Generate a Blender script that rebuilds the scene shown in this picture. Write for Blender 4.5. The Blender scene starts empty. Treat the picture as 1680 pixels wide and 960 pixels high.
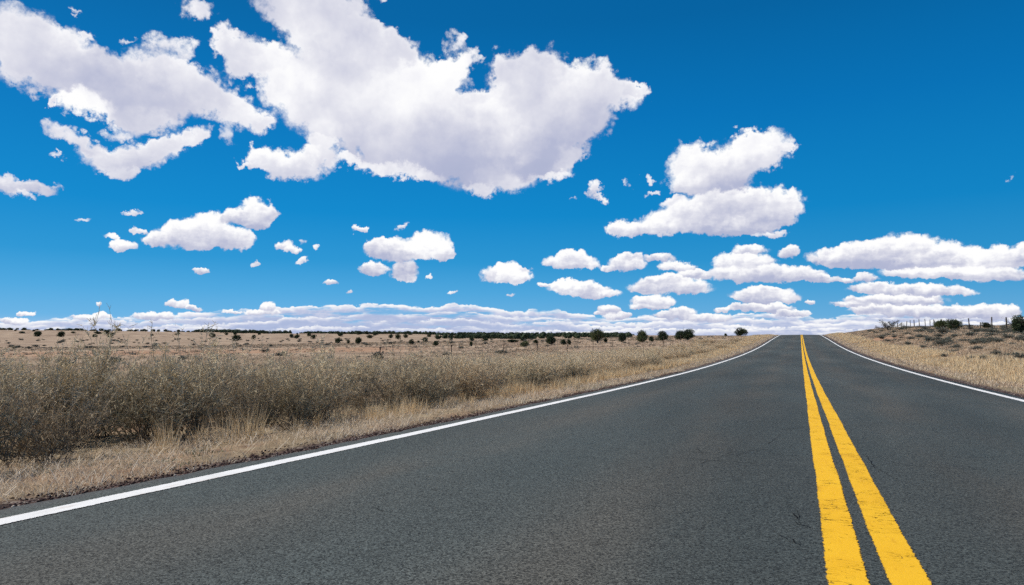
import bpy, math, random
import numpy as np

# ------------------------------------------------------------------ camera
scene = bpy.context.scene
COL = scene.collection
R = math.radians
EYE = 0.80
cam_d = bpy.data.cameras.new('camera')
cam = bpy.data.objects.new('camera', cam_d)
COL.objects.link(cam)
cam_d.sensor_width = 36.0
cam_d.lens = 24.0
cam_d.clip_start = 0.05
cam_d.clip_end = 30000.0
cam.location = (0.0, 0.0, EYE)
cam.rotation_euler = (R(90 + 3.73), 0.0, R(22.85))
scene.camera = cam
scene.render.resolution_x = 1024
scene.render.resolution_y = 585

# ------------------------------------------------------------------ light
SUN_EL, SUN_AZ = 50.0, -106.0      # azimuth measured from the road direction (+Y), negative = left
sd = bpy.data.lights.new('sun', 'SUN')
sd.energy = 4.6
sd.angle = R(0.5)
sd.color = (1.0, 0.95, 0.87)
sun = bpy.data.objects.new('sun', sd)
COL.objects.link(sun)
sun.location = (-60, 20, 80)
sun.rotation_euler = (R(90 - SUN_EL), 0.0, R(180 - SUN_AZ))
vs = scene.view_settings
scene.display_settings.display_device = 'sRGB'
vs.view_transform = 'Standard'
vs.look = 'None'
vs.exposure = 0.0
vs.gamma = 1.0
vs.use_curve_mapping = False
scene.cycles.use_denoising = False
scene.cycles.adaptive_threshold = 0.015
scene.cycles.max_bounces = 6
scene.cycles.diffuse_bounces = 4
scene.cycles.glossy_bounces = 2
scene.cycles.transmission_bounces = 3
scene.cycles.transparent_max_bounces = 8


# ------------------------------------------------------------------ node helper
class NG:
    """tiny wrapper for building node trees"""
    def __init__(self, tree):
        self.t = tree
        self.n = tree.nodes
        self.l = tree.links

    def _in(self, sock, v):
        if v is None:
            return
        if isinstance(v, bpy.types.NodeSocket):
            self.l.new(v, sock)
        else:
            sock.default_value = v

    def math(self, op, a, b=None, c=None, clamp=False):
        m = self.n.new('ShaderNodeMath')
        m.operation = op
        m.use_clamp = clamp
        self._in(m.inputs[0], a); self._in(m.inputs[1], b); self._in(m.inputs[2], c)
        return m.outputs[0]

    def vmath(self, op, a, b=None, scale=None):
        m = self.n.new('ShaderNodeVectorMath')
        m.operation = op
        self._in(m.inputs[0], a); self._in(m.inputs[1], b)
        if scale is not None:
            self._in(m.inputs['Scale'], scale)
        return m.outputs['Value'] if op in ('DOT_PRODUCT', 'LENGTH', 'DISTANCE') else m.outputs[0]

    def noise(self, vec, scale, detail=4, rough=0.55, dist=0.0, color=False, lac=2.0):
        m = self.n.new('ShaderNodeTexNoise')
        self._in(m.inputs['Vector'], vec)
        self._in(m.inputs['Scale'], scale)
        m.inputs['Detail'].default_value = detail
        m.inputs['Roughness'].default_value = rough
        m.inputs['Lacunarity'].default_value = lac
        m.inputs['Distortion'].default_value = dist
        return m.outputs['Color'] if color else m.outputs['Fac']

    def voronoi(self, vec, scale, feature='F1', out='Distance', rand=1.0):
        m = self.n.new('ShaderNodeTexVoronoi')
        m.feature = feature
        self._in(m.inputs['Vector'], vec)
        self._in(m.inputs['Scale'], scale)
        m.inputs['Randomness'].default_value = rand
        return m.outputs[out]

    def smooth(self, v, lo, hi, a=0.0, b=1.0):
        m = self.n.new('ShaderNodeMapRange')
        m.interpolation_type = 'SMOOTHSTEP'
        self._in(m.inputs[0], v)
        for i, x in enumerate((lo, hi, a, b)):
            self._in(m.inputs[1 + i], x)
        return m.outputs[0]

    def lin(self, v, lo, hi, a=0.0, b=1.0):
        m = self.n.new('ShaderNodeMapRange')
        self._in(m.inputs[0], v)
        for i, x in enumerate((lo, hi, a, b)):
            self._in(m.inputs[1 + i], x)
        return m.outputs[0]

    def mix(self, f, a, b, mode='MIX'):
        m = self.n.new('ShaderNodeMix')
        m.data_type = 'RGBA'
        m.blend_type = mode
        self._in(m.inputs[0], f)
        for s, v in ((m.inputs[6], a), (m.inputs[7], b)):
            if isinstance(v, tuple) and len(v) == 3:
                v = v + (1.0,)
            self._in(s, v)
        return m.outputs[2]

    def ramp(self, f, stops, interp='LINEAR'):
        m = self.n.new('ShaderNodeValToRGB')
        cr = m.color_ramp
        cr.interpolation = interp
        while len(cr.elements) < len(stops):
            cr.elements.new(0.5)
        for e, (p, c) in zip(cr.elements, stops):
            e.position = p
            e.color = c + (1.0,) if len(c) == 3 else c
        self._in(m.inputs[0], f)
        return m.outputs[0]

    def sep(self, v):
        m = self.n.new('ShaderNodeSeparateXYZ')
        self._in(m.inputs[0], v)
        return m.outputs

    def comb(self, x, y, z):
        m = self.n.new('ShaderNodeCombineXYZ')
        self._in(m.inputs[0], x); self._in(m.inputs[1], y); self._in(m.inputs[2], z)
        return m.outputs[0]

    def attr(self, name, out='Fac'):
        m = self.n.new('ShaderNodeAttribute')
        m.attribute_name = name
        return m.outputs[out]

    def bump(self, h, strength, dist):
        m = self.n.new('ShaderNodeBump')
        m.inputs['Strength'].default_value = strength
        m.inputs['Distance'].default_value = dist
        self._in(m.inputs['Height'], h)
        return m.outputs[0]


# ------------------------------------------------------------------ sky with clouds
world = bpy.data.worlds.new('World')
scene.world = world
world.use_nodes = True
wt = world.node_tree
wt.nodes.clear()
W = NG(wt)
tc = wt.nodes.new('ShaderNodeTexCoord')
DIR = W.vmath('NORMALIZE', tc.outputs['Generated'])
dx, dy, dz = W.sep(DIR)
AZ = W.math('ARCTAN2', dx, dy)            # compass bearing from the road direction
EL = W.math('ARCSINE', dz)                # elevation
sky = wt.nodes.new('ShaderNodeTexSky')
sky.sky_type = 'NISHITA'
sky.sun_disc = False
sky.sun_elevation = R(SUN_EL)
sky.sun_rotation = R(SUN_AZ)
sky.altitude = 1800
sky.air_density = 1.0
sky.dust_density = 0.3
sky.ozone_density = 3.0
nish = W.vmath('SCALE', sky.outputs[0], None, 0.10)
# the clear air of the high plateau: deep blue overhead, paler to the horizon
hue = W.ramp(W.lin(EL, 0.0, 0.8), [
    (0.0, (0.25, 0.52, 0.80)), (0.03, (0.14, 0.44, 0.76)), (0.08, (0.07, 0.376, 0.716)), (0.135, (0.021, 0.30, 0.645)),
    (0.22, (0.002, 0.245, 0.60)), (0.39, (0.0, 0.176, 0.50)), (0.55, (0.0, 0.128, 0.375)), (1.0, (0.0, 0.08, 0.25))])
BLUE = W.mix(0.975, nish, hue)
# polarised darkening away from the sun
pol = W.smooth(AZ, R(-50), R(30), 1.04, 0.92)
BLUE = W.vmath('SCALE', BLUE, None, pol)

# Fair-weather cumulus, one row per lobe: bearing, elevation (radians), the lobe's 2x2 shape
# matrix, its half width, density, flatness of its base, brightness offset.
CLOUDS = """
-1.0314 0.3389 15.68 -2.92 1.28 18.41 0.064 1 1 -0.05
-0.9881 0.3416 20.02 -5.52 4.37 24.09 0.049 1 1 0
-1.0000 0.3218 13.74 -4.81 7.10 23.29 0.067 1 1 -0.12
-0.9414 0.3225 13.87 -2.84 2.91 28.08 0.071 1 1 -0.1
-0.8789 0.3332 14.62 -3.21 3.07 27.27 0.067 1 1 0
-0.8343 0.3211 14.41 -5.84 8.19 25.03 0.063 1 1 0
-0.7876 0.3000 20.67 -10.64 14.39 31.54 0.041 1 1 0
-0.7622 0.2934 44.91 1.11 -7.45 70.83 0.022 0.8 1 0
-0.9271 0.3032 12.93 -1.63 0.60 26.63 0.077 1 1 -0.15
-0.9599 0.2831 18.62 -2.80 3.19 48.67 0.053 1 1 0.1
-0.9057 0.2844 18.93 -2.42 1.44 37.27 0.053 1 1 -0.05
-0.8926 0.3125 12.36 -2.65 3.59 29.51 0.079 1 1 -0.1
-0.9984 0.2814 69.91 2.74 -25.31 138.87 0.014 0.9 1 0
-0.8839 0.3740 38.99 -12.07 8.60 47.19 0.025 0.6 1 0
-0.8582 0.3712 42.30 -30.23 27.30 42.32 0.020 0.5 1 0
-0.9143 0.3684 112.66 4.07 -35.03 184.11 0.009 0.4 1 0
-0.9643 0.3640 85.30 3.34 -19.94 94.45 0.012 0.7 1 0
-0.9875 0.2446 36.14 -9.64 18.98 74.19 0.026 0.62 1 -0.05
-0.9582 0.2358 33.91 -12.09 26.46 70.28 0.026 0.62 1 -0.05
-0.9345 0.2226 21.79 -0.94 -1.42 47.54 0.046 0.75 1 0
-0.8972 0.2387 19.30 3.84 -14.61 45.84 0.049 0.78 1 0
-0.8691 0.2514 23.31 4.68 -18.34 58.76 0.040 0.75 1 0
-0.8399 0.2579 44.03 1.29 -7.83 67.25 0.023 0.7 1 0
-0.9003 0.2253 18.51 2.10 -12.96 60.03 0.053 0.62 1 -0.05
-0.8584 0.2596 21.37 5.08 -20.34 58.18 0.043 0.62 1 0
-0.9272 0.2076 32.36 -3.93 7.40 93.52 0.031 0.5 1 0
-0.9256 0.2583 33.93 1.17 -12.60 87.80 0.029 0.5 1 0
-0.7985 0.2697 33.51 -33.86 50.77 47.20 0.018 0.45 1 0
-0.9895 0.2145 104.40 3.92 -25.09 179.94 0.010 0.3 1 0
-0.9136 0.2092 57.19 1.90 -16.91 147.19 0.017 0.4 1 0
-1.0398 0.1824 34.66 -8.65 23.02 75.75 0.027 0.7 1 -0.05
-1.0129 0.1787 34.25 -3.68 7.78 89.96 0.029 0.65 1 -0.05
-0.9915 0.1827 105.02 3.92 -32.27 268.19 0.009 0.35 1 0
-1.0246 0.1700 67.19 -27.93 91.00 162.25 0.012 0.5 1 0
-0.8411 0.4176 37.86 -5.64 -0.58 68.14 0.027 0.65 1 0
-0.8324 0.4090 86.26 2.74 -18.41 109.02 0.012 0.5 1 0
-0.9805 0.3913 60.74 -22.34 44.80 179.34 0.015 0.42 1 0
-0.7021 0.4514 11.80 -0.90 -1.10 23.81 0.085 1 1 0
-0.6673 0.4088 15.02 -5.58 6.42 28.64 0.063 1 1 0.03
-0.6505 0.4272 14.01 -8.41 8.79 21.63 0.062 1 1 -0.05
-0.6887 0.4195 14.76 -5.45 6.00 28.22 0.064 1 1 0
-0.6051 0.4236 43.40 -16.89 12.80 53.83 0.022 0.4 1 0
-0.8056 0.3840 39.00 1.14 -5.66 37.85 0.026 1 1 0.05
-0.7779 0.3760 19.91 -4.88 3.53 29.84 0.049 1 1 0
-0.7497 0.3728 21.61 0.55 -4.57 36.80 0.046 1 1 0
-0.7812 0.3550 33.23 0.90 -6.76 51.56 0.030 0.7 1 0
-0.7213 0.3443 18.39 0.42 -2.66 25.09 0.054 1 1 0
-0.6623 0.3721 11.55 -1.96 1.46 20.65 0.086 1 1 -0.05
-0.6151 0.3918 12.00 0.19 -1.73 22.34 0.083 1 1 0
-0.5711 0.3988 23.29 0.30 -2.08 33.39 0.043 1 1 0
-0.6825 0.3227 10.53 -2.68 2.90 17.31 0.092 1 1 0
-0.6141 0.3279 8.22 0.13 -0.92 13.81 0.122 1 1 0
-0.5524 0.3191 8.85 0.10 -0.56 12.20 0.113 1 1 0.02
-0.5260 0.3653 15.10 0.14 -1.04 24.34 0.066 1 1 0.05
-0.5119 0.2956 9.75 0.08 -0.39 12.48 0.103 1 1 -0.08
-0.5784 0.2787 8.47 -1.45 2.32 19.28 0.116 1 1 -0.1
-0.4803 0.2711 7.85 -1.41 2.04 14.00 0.125 1 1 -0.15
-0.4806 0.3216 14.51 0.08 -0.66 27.01 0.069 1 1 0
-0.4945 0.3810 24.82 0.17 -1.35 40.84 0.040 1 1 0.05
-0.4217 0.3776 61.56 0.10 -0.42 54.12 0.016 0.55 1 0
-0.4444 0.3431 28.85 0.09 -0.98 68.18 0.035 0.8 1 0
-0.3988 0.2974 8.66 0.00 0.00 13.69 0.115 1 1 0.02
-0.3942 0.3557 17.98 -0.01 0.04 22.87 0.056 1 1 0
-0.3897 0.3842 15.66 -0.01 0.11 32.60 0.064 1 1 0
-0.3531 0.3798 19.18 -0.06 0.41 25.69 0.052 1 1 0
-0.4829 0.4131 43.25 0.27 -1.82 58.89 0.023 0.5 1 0
-0.4673 0.3914 45.58 -18.48 17.08 57.94 0.021 0.5 1 0
-0.3260 0.3343 9.87 -0.05 0.35 15.34 0.101 1 1 0
-0.2878 0.3675 16.78 -0.14 1.01 27.04 0.060 1 1 0.08
-0.2467 0.3536 17.50 -5.43 9.83 33.38 0.053 1 1 0.05
-0.2183 0.3520 40.50 -0.53 5.24 88.51 0.025 0.9 1 0
-0.3444 0.2843 10.02 3.83 -6.19 18.96 0.090 1 1 -0.15
-0.2991 0.3086 13.85 5.27 -6.83 22.15 0.066 1 1 -0.08
-0.4214 0.2331 12.33 -1.79 4.17 32.10 0.080 1 1 -0.05
-0.4439 0.2112 33.59 0.10 -0.69 75.15 0.030 0.8 1 0
-0.3789 0.2461 13.98 1.26 -2.75 34.93 0.071 1 1 -0.2
-0.3401 0.2328 20.53 3.68 -13.98 89.54 0.047 0.6 1 0.05
-0.3174 0.2582 23.96 14.22 -19.14 36.27 0.034 0.9 1 -0.05
-0.5692 0.2401 26.22 -3.47 6.31 65.34 0.038 0.75 1 0.05
-0.6085 0.2435 21.48 -3.54 8.01 65.59 0.046 0.7 1 0.05
-0.5248 0.2314 20.93 -2.85 6.96 64.70 0.047 0.75 1 0.05
-0.6387 0.2478 30.67 0.50 -4.54 78.16 0.033 0.65 1 0.05
-0.6975 0.2381 22.68 -1.52 0.53 31.33 0.044 1 1.3 0
-0.7303 0.2373 21.59 -2.49 2.25 35.45 0.046 1 1.3 0
-0.6770 0.2562 39.08 0.74 -2.56 36.54 0.026 0.6 1 0
-0.7545 0.2402 44.85 1.06 -4.95 57.63 0.022 0.85 1.2 0
-0.7749 0.2336 62.64 -9.02 17.77 192.57 0.016 0.42 1 0
-0.6798 0.2716 39.01 -6.19 6.62 67.52 0.025 0.5 1 0
-0.5897 0.4604 59.10 0.88 -13.49 175.53 0.017 0.4 1 0
-0.8348 0.1302 14.77 0.41 -2.18 36.28 0.068 1 1.5 0
-0.8255 0.1446 27.72 0.76 -2.35 36.20 0.036 1 1.3 0.05
-0.8497 0.1374 33.68 0.97 -2.88 43.88 0.030 1 1.3 0.05
-0.7872 0.1305 34.02 0.85 -2.25 42.66 0.029 1 1.5 0
-0.8809 0.1250 42.81 1.31 -4.80 74.17 0.023 0.85 1.5 0
-0.7623 0.1666 31.20 0.74 -2.20 35.41 0.032 1 1.3 0.03
-0.7879 0.1617 29.42 4.68 -15.16 70.50 0.033 0.9 1.3 0
-0.7449 0.1702 54.75 1.23 -3.18 52.82 0.018 0.9 1.3 0
-0.7604 0.1543 45.36 1.06 -4.86 84.74 0.022 0.8 1.3 -0.05
-0.9201 0.1154 52.83 1.73 -5.42 82.56 0.019 0.9 1.4 0
-0.9326 0.1261 68.70 -10.27 42.75 252.81 0.014 0.5 1 0
-0.9030 0.1360 86.84 -13.42 32.70 199.04 0.011 0.45 1 0
-0.9100 0.1603 57.22 1.86 -22.47 254.30 0.017 0.4 1 0
-0.9615 0.1465 86.95 3.07 -23.81 261.48 0.011 0.3 1 0
-0.7215 0.1286 54.05 1.13 -3.93 92.54 0.018 0.65 1.2 0
-0.7100 0.1223 60.39 1.21 -5.38 138.19 0.017 0.6 1.2 0
-0.6947 0.1348 159.36 3.06 -5.36 132.24 0.006 0.35 1 0
-0.6772 0.1269 118.38 2.14 -5.50 153.35 0.008 0.4 1 0
-0.6958 0.1067 74.13 43.41 -84.21 131.73 0.010 0.4 1 0
-0.7607 0.0993 125.31 2.90 -7.04 188.64 0.008 0.45 1 0
-0.8291 0.0868 88.50 2.41 -6.86 173.16 0.011 0.75 1.3 0
-0.6571 0.0776 72.32 1.21 -3.32 162.85 0.014 0.5 1.3 0
-0.8542 0.0424 54.58 1.56 -2.27 109.58 0.018 1 1.6 0
-0.8352 0.0380 76.60 2.11 -3.84 217.26 0.013 0.6 1.3 0
-0.6176 0.1514 61.17 0.88 -3.84 116.03 0.016 0.7 1.6 0
-0.5612 0.1591 63.82 38.25 -78.14 129.29 0.012 0.27 1 0
-0.6342 0.0650 155.04 2.36 -3.52 226.67 0.006 0.4 1 0
-0.5679 0.1240 18.04 0.20 -0.93 44.52 0.055 1 1.3 0
-0.5195 0.1284 23.40 0.19 -0.51 33.18 0.043 1 1.6 0.05
-0.5896 0.1252 36.35 0.45 -1.20 50.29 0.028 1 1.3 0
-0.4973 0.1198 55.33 0.36 -0.77 66.13 0.018 0.9 1.5 0
-0.5553 0.0969 37.49 0.38 -0.85 55.85 0.027 0.95 1 -0.05
-0.5535 0.0855 50.00 0.50 -1.48 111.60 0.020 0.8 1 0
-0.6005 0.0970 39.76 0.52 -1.44 73.12 0.025 0.95 1.3 0
-0.5201 0.0868 127.38 1.01 -2.33 222.19 0.008 0.5 1 0
-0.4863 0.0657 88.67 0.50 -1.69 295.08 0.011 0.25 1 0
-0.3988 0.0606 110.03 -0.00 0.00 293.97 0.009 0.25 1 0
-0.4078 0.0883 21.97 0.01 -0.04 46.34 0.046 1 1.8 0
-0.4060 0.0972 39.92 0.02 -0.04 52.55 0.025 1 1.4 0.05
-0.3854 0.0847 48.84 -0.04 0.08 65.65 0.020 0.9 1.8 0
-0.3836 0.0999 61.76 -11.01 38.46 217.37 0.016 0.4 1 0
-0.3138 0.1075 20.09 -0.11 0.52 56.54 0.050 1 1.5 0
-0.3075 0.1172 35.37 -0.21 0.77 72.07 0.028 1 1.2 0.05
-0.2317 0.1064 30.08 -0.33 1.10 61.52 0.033 0.75 1.3 0
-0.2255 0.1160 41.08 -0.46 2.31 114.46 0.024 0.65 1.2 0
-0.2563 0.1024 49.77 -0.46 1.94 132.74 0.020 0.6 1.2 0
-0.3007 0.0701 17.76 -0.11 0.45 65.93 0.056 0.9 1.3 0
-0.3184 0.0747 31.61 -0.17 0.53 87.78 0.032 0.9 1.3 0.05
-0.2786 0.0629 20.29 -0.16 0.75 99.14 0.049 0.85 1.3 0
-0.3514 0.0757 62.96 -0.19 0.71 197.09 0.016 0.55 1.2 0
-0.2810 0.2073 98.20 -0.77 1.29 53.93 0.010 0.6 1.2 0
-0.2695 0.1984 63.35 -0.55 3.39 134.68 0.016 0.5 1.2 0
-0.1954 0.2268 100.77 -1.38 5.22 115.47 0.010 0.55 1 0
-0.2304 0.2214 111.96 -1.27 4.77 130.90 0.009 0.3 1 0
-0.1939 0.2096 69.89 -0.96 9.73 229.81 0.014 0.35 1 0
-0.3088 0.1992 175.86 -1.06 3.96 225.36 0.006 0.25 1 0
-0.1292 0.2434 19.47 -0.35 1.95 30.08 0.051 1 1.1 0.03
-0.0753 0.2445 15.56 -0.34 2.41 30.58 0.064 1 1.2 0
-0.0412 0.2531 21.47 3.17 -2.36 26.86 0.046 1 1.1 0.03
-0.0528 0.2719 40.74 -0.95 6.51 69.75 0.024 1 1 0.05
-0.0129 0.2504 42.19 4.63 -5.68 122.10 0.024 0.6 1 0
-0.1339 0.2169 21.23 -0.37 2.16 37.91 0.047 1 1.2 0
-0.0962 0.2229 18.34 -0.37 2.19 32.48 0.054 1 1.2 -0.08
-0.0847 0.1846 16.61 -0.34 1.76 29.96 0.060 1 1.2 0
-0.0484 0.1848 18.99 -0.43 2.34 35.38 0.053 1 1.2 0
-0.0146 0.1800 29.81 -0.74 2.35 33.04 0.033 1 1.3 0.03
-0.1263 0.1724 13.07 -0.23 1.56 33.05 0.076 1 1.3 0
-0.1688 0.1622 15.36 -0.23 1.52 40.79 0.065 1 1.4 0
-0.2207 0.1552 19.63 -0.23 1.59 57.59 0.051 1 1.4 0
-0.0853 0.1535 13.05 -0.27 2.27 46.30 0.077 1 1.4 -0.08
-0.0354 0.1633 23.78 -0.56 2.88 47.18 0.042 1 1.3 -0.05
-0.0359 0.1401 33.34 -0.78 8.29 157.90 0.030 0.5 1 0
-0.1640 0.1929 45.75 7.29 -14.90 113.69 0.021 0.5 1 0
-0.2452 0.1541 44.78 -0.45 1.72 72.99 0.022 0.9 1.3 0
-0.0602 0.1204 32.81 -0.72 4.39 104.57 0.030 0.7 1.2 0
-0.0718 0.1039 19.56 -0.41 1.94 55.47 0.051 1 1.3 0
-0.0124 0.1133 56.71 -1.40 3.24 70.92 0.018 0.8 1.2 0
-0.0641 0.0868 15.38 -0.33 1.57 52.09 0.065 1 1.4 0
-0.0139 0.0827 16.49 -0.40 2.18 65.31 0.061 1 1.5 0
0.0260 0.0764 26.45 -0.71 4.25 123.36 0.038 0.9 1.4 0
0.0575 0.0745 77.85 -2.24 6.39 175.25 0.013 0.6 1.4 0
-0.1361 0.0887 31.39 -0.53 2.42 101.94 0.032 0.8 1.3 0
-0.1612 0.0997 29.03 -0.45 2.43 101.35 0.034 0.7 1.2 0
-0.1815 0.1124 35.37 -0.50 2.84 115.41 0.028 0.6 1.2 0
-0.1701 0.0704 14.05 -0.21 0.83 50.52 0.071 1 1.6 0
-0.1768 0.0809 25.66 -0.37 1.63 89.69 0.039 1 1.2 0.03
-0.1943 0.0498 26.25 -0.35 0.83 80.42 0.038 1 1.4 0
-0.2004 0.0428 28.65 -0.37 1.15 133.91 0.035 0.9 1.4 0
-0.0442 0.0544 17.87 -0.40 1.30 64.57 0.056 1 1.5 0
-0.0472 0.0620 29.35 -0.66 2.11 93.14 0.034 1 1.2 0.03
-0.0516 0.0394 19.16 -0.42 1.49 104.71 0.052 0.95 1.4 0
0.0141 0.0474 116.60 -3.05 3.56 171.88 0.009 0.75 1.4 0
0.0562 0.1034 18.10 -0.52 2.45 48.70 0.055 1 1.5 0
0.0850 0.1091 18.62 -0.57 3.16 55.60 0.054 1 1.2 0.03
0.1264 0.1120 20.86 -0.69 2.66 41.36 0.048 1 1.3 0.03
0.1624 0.1021 17.44 -0.61 2.96 46.45 0.057 1 1.3 0
0.1123 0.0942 10.28 -0.33 3.95 75.16 0.097 1 1.4 -0.05
0.1998 0.0922 16.04 -0.59 3.31 52.86 0.062 1 1.4 0
0.2388 0.0955 23.36 -0.91 4.04 57.52 0.043 1 1.3 0
0.1743 0.0788 11.29 -0.40 3.95 77.96 0.088 1 1.4 0
0.2231 0.0704 31.62 -1.20 5.40 107.42 0.032 0.8 1.4 0
0.0804 0.0760 50.68 -1.53 4.36 110.79 0.020 0.6 1.3 0
0.1281 0.0594 13.07 -0.43 2.85 82.72 0.076 1 1.4 0
0.0940 0.0621 22.65 -0.70 3.30 99.20 0.044 0.8 1.3 0
0.1107 0.0459 13.75 -0.44 2.57 100.17 0.073 0.95 1.4 0
0.1543 0.0554 17.35 -0.59 3.51 102.70 0.058 0.9 1.4 0
0.0652 0.0423 27.53 -0.80 3.72 176.08 0.036 0.6 1.4 0
0.1470 0.0312 10.97 -0.37 1.59 83.79 0.091 1 1.4 0
0.0932 0.0354 22.68 -0.70 2.12 111.70 0.044 0.9 1.3 0
0.1975 0.0302 19.50 -0.71 1.50 73.23 0.051 1 1.4 0
0.2186 0.0291 36.82 -1.39 1.42 69.01 0.027 1 1.3 0.03
0.2364 0.1846 139.82 83.70 -124.46 146.74 0.005 0.12 1 0
-1.0173 0.0269 82.95 3.13 -3.70 193.42 0.012 0.85 1.5 0
-1.0293 0.0187 51.98 2.00 -2.67 195.28 0.019 0.8 1.5 0
-0.9508 0.0243 38.00 1.30 -2.77 185.16 0.026 0.7 1.4 0
-0.9392 0.0267 99.88 3.35 -2.11 131.30 0.010 0.9 1.4 0
-0.8891 0.0252 43.57 1.34 -1.71 127.66 0.023 0.95 1.4 0
-0.8659 0.0263 78.99 2.32 -1.95 147.14 0.013 0.7 1.3 0
-0.7420 0.0403 82.78 1.81 -1.34 92.94 0.012 0.9 1.3 0
-0.7482 0.0335 33.28 0.74 -2.04 167.73 0.030 0.7 1.3 0
-0.7886 0.0346 57.22 1.42 -4.03 283.92 0.017 0.6 1.3 0
-0.9423 0.0420 150.16 5.06 -7.76 306.54 0.007 0.25 1.3 0
-0.2569 0.0379 49.98 -0.46 0.48 88.44 0.020 0.9 1.4 0
-0.2456 0.0299 41.05 -0.41 0.53 113.96 0.024 0.9 1.4 0
-0.2700 0.0336 64.04 -0.54 0.86 198.69 0.016 0.7 1.4 0
-0.1538 0.0354 39.03 -0.62 0.90 101.53 0.026 0.95 1.3 0
-0.1665 0.0303 25.87 -0.39 0.83 115.72 0.039 0.9 1.3 0
-0.0958 0.0383 48.38 -0.94 2.47 206.35 0.021 0.7 1.3 0
-0.1165 0.0265 28.13 -0.51 0.70 91.22 0.036 0.95 1.3 0
-0.0090 0.0321 34.35 -0.85 1.87 141.98 0.029 0.8 1.3 0
"""

LOBES = [tuple(float(v) for v in ln.split()) for ln in CLOUDS.strip().splitlines()]

up = W.smooth(EL, 0.04, 0.30)
n_big = W.noise(DIR, 15.0, 4, 0.55, color=True)
n_fine = W.noise(DIR, 60.0, 6, 0.62, color=True)
w_big = W.vmath('SCALE', W.vmath('SUBTRACT', n_big, (0.5, 0.5, 0.5)), None, W.lin(up, 0, 1, 0.003, 0.045))
w_fine = W.vmath('SCALE', W.vmath('SUBTRACT', n_fine, (0.5, 0.5, 0.5)), None, W.lin(up, 0, 1, 0.019, 0.042))
wx, wy, wz = W.sep(W.vmath('ADD', w_big, w_fine))
wy = W.math('MULTIPLY', wy, W.lin(up, 0, 1, 0.95, 1.0))
P = W.comb(W.math('ADD', AZ, wx), W.math('ADD', EL, wy), 1.0)
# relief: billows, sampled once here and once a little towards the sun: lit side minus shaded side
sun_dir = (math.sin(R(SUN_AZ)) * math.cos(R(SUN_EL)), math.cos(R(SUN_AZ)) * math.cos(R(SUN_EL)), math.sin(R(SUN_EL)))


def billow(vec, scale, detail, wob_=0.0):
    v = W.n.new('ShaderNodeTexVoronoi')
    v.feature = 'F1'
    v.normalize = True
    W._in(v.inputs['Vector'], vec)
    v.inputs['Scale'].default_value = scale
    v.inputs['Detail'].default_value = detail
    v.inputs['Roughness'].default_value = 0.55
    v.inputs['Lacunarity'].default_value = 2.2
    d_ = v.outputs['Distance']
    return W.math('SUBTRACT', 1.0, W.math('MULTIPLY', d_, W.math('MULTIPLY', d_, 2.2)))


JIT = W.vmath('ADD', DIR, W.vmath('SCALE', W.vmath('SUBTRACT', n_fine, (0.5, 0.5, 0.5)), None, 0.018))
b_big = billow(JIT, 13.0, 3.0)
b_big2 = billow(W.vmath('ADD', JIT, tuple(0.020 * c for c in sun_dir)), 13.0, 3.0)
b_sml = billow(JIT, 46.0, 2.0)
b_sml2 = billow(W.vmath('ADD', JIT, tuple(0.0065 * c for c in sun_dir)), 46.0, 2.0)
rb1 = W.noise(DIR, 7.0, 5, 0.50)
rb2 = W.noise(W.vmath('ADD', DIR, tuple(0.045 * c for c in sun_dir)), 7.0, 5, 0.50)
rel_big = W.math('MULTIPLY', W.math('SUBTRACT', b_big, b_big2), 0.24)
rel_sml = W.math('MULTIPLY', W.math('SUBTRACT', b_sml, b_sml2), W.lin(up, 0, 1, 0.60, 0.05))
RELIEF = W.math('MULTIPLY_ADD', W.math('SUBTRACT', rb1, rb2), 0.75, W.math('ADD', W.math('MULTIPLY', rel_big, W.lin(up, 0, 1, 0.3, 1.0)), rel_sml))
strat = W.noise(W.vmath('ADD', W.comb(AZ, W.math('MULTIPLY', EL, 3.2), 7.7), W.vmath('SCALE', n_fine, None, 0.02)), 26.0, 5, 0.6)
RELIEF = W.math('MULTIPLY_ADD', W.math('SUBTRACT', strat, 0.5), W.lin(up, 0, 1, 0.85, 0.0), RELIEF)
frac = W.math('SUBTRACT', W.noise(W.vmath('ADD', DIR, (3.1, 1.7, 0.4)), 42.0, 7, 0.66), 0.5)
NFb = W.math('MULTIPLY', W.math('SUBTRACT', b_big, 0.62), W.lin(up, 0, 1, 0.10, 0.55))
NFs = W.math('MULTIPLY', W.math('SUBTRACT', b_sml, 0.62), W.lin(up, 0, 1, 0.95, 0.30))
NF = W.math('ADD', W.math('MULTIPLY', frac, W.lin(up, 0, 1, 0.60, 1.25)), W.math('ADD', NFb, NFs))
NL = W.math('SUBTRACT', W.noise(W.vmath('ADD', DIR, (1.1, 5.7, 2.4)), 6.0, 4, 0.5), 0.5)


def cloud_colour(G, F, S, base, NF, RELIEF, NL, UP):
    """F = summed density, S = light weight"""
    dens = G.math('MULTIPLY_ADD', NF, G.smooth(F, 0.0, 0.22, 0.0, 1.15), F)
    alpha = G.smooth(dens, 0.05, G.lin(UP, 0, 1, 0.50, 0.88))
    lum = G.math('MULTIPLY_ADD', S, G.lin(UP, 0, 1, 0.50, 0.24), G.lin(UP, 0, 1, 0.73, 0.80))
    lum = G.math('ADD', RELIEF, lum)
    lum = G.math('MULTIPLY_ADD', NL, 0.42, lum)
    lum = G.math('ADD', lum, G.smooth(dens, 0.3, 1.9, 0.04, -0.03))
    col = G.ramp(lum, [(0.0, (0.36, 0.41, 0.60)), (0.45, (0.46, 0.49, 0.66)), (0.62, (0.60, 0.615, 0.74)),
                       (0.78, (0.76, 0.765, 0.845)), (0.92, (0.94, 0.94, 0.97)), (1.0, (1.0, 1.0, 1.0))])
    return G.mix(alpha, base, col)


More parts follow.
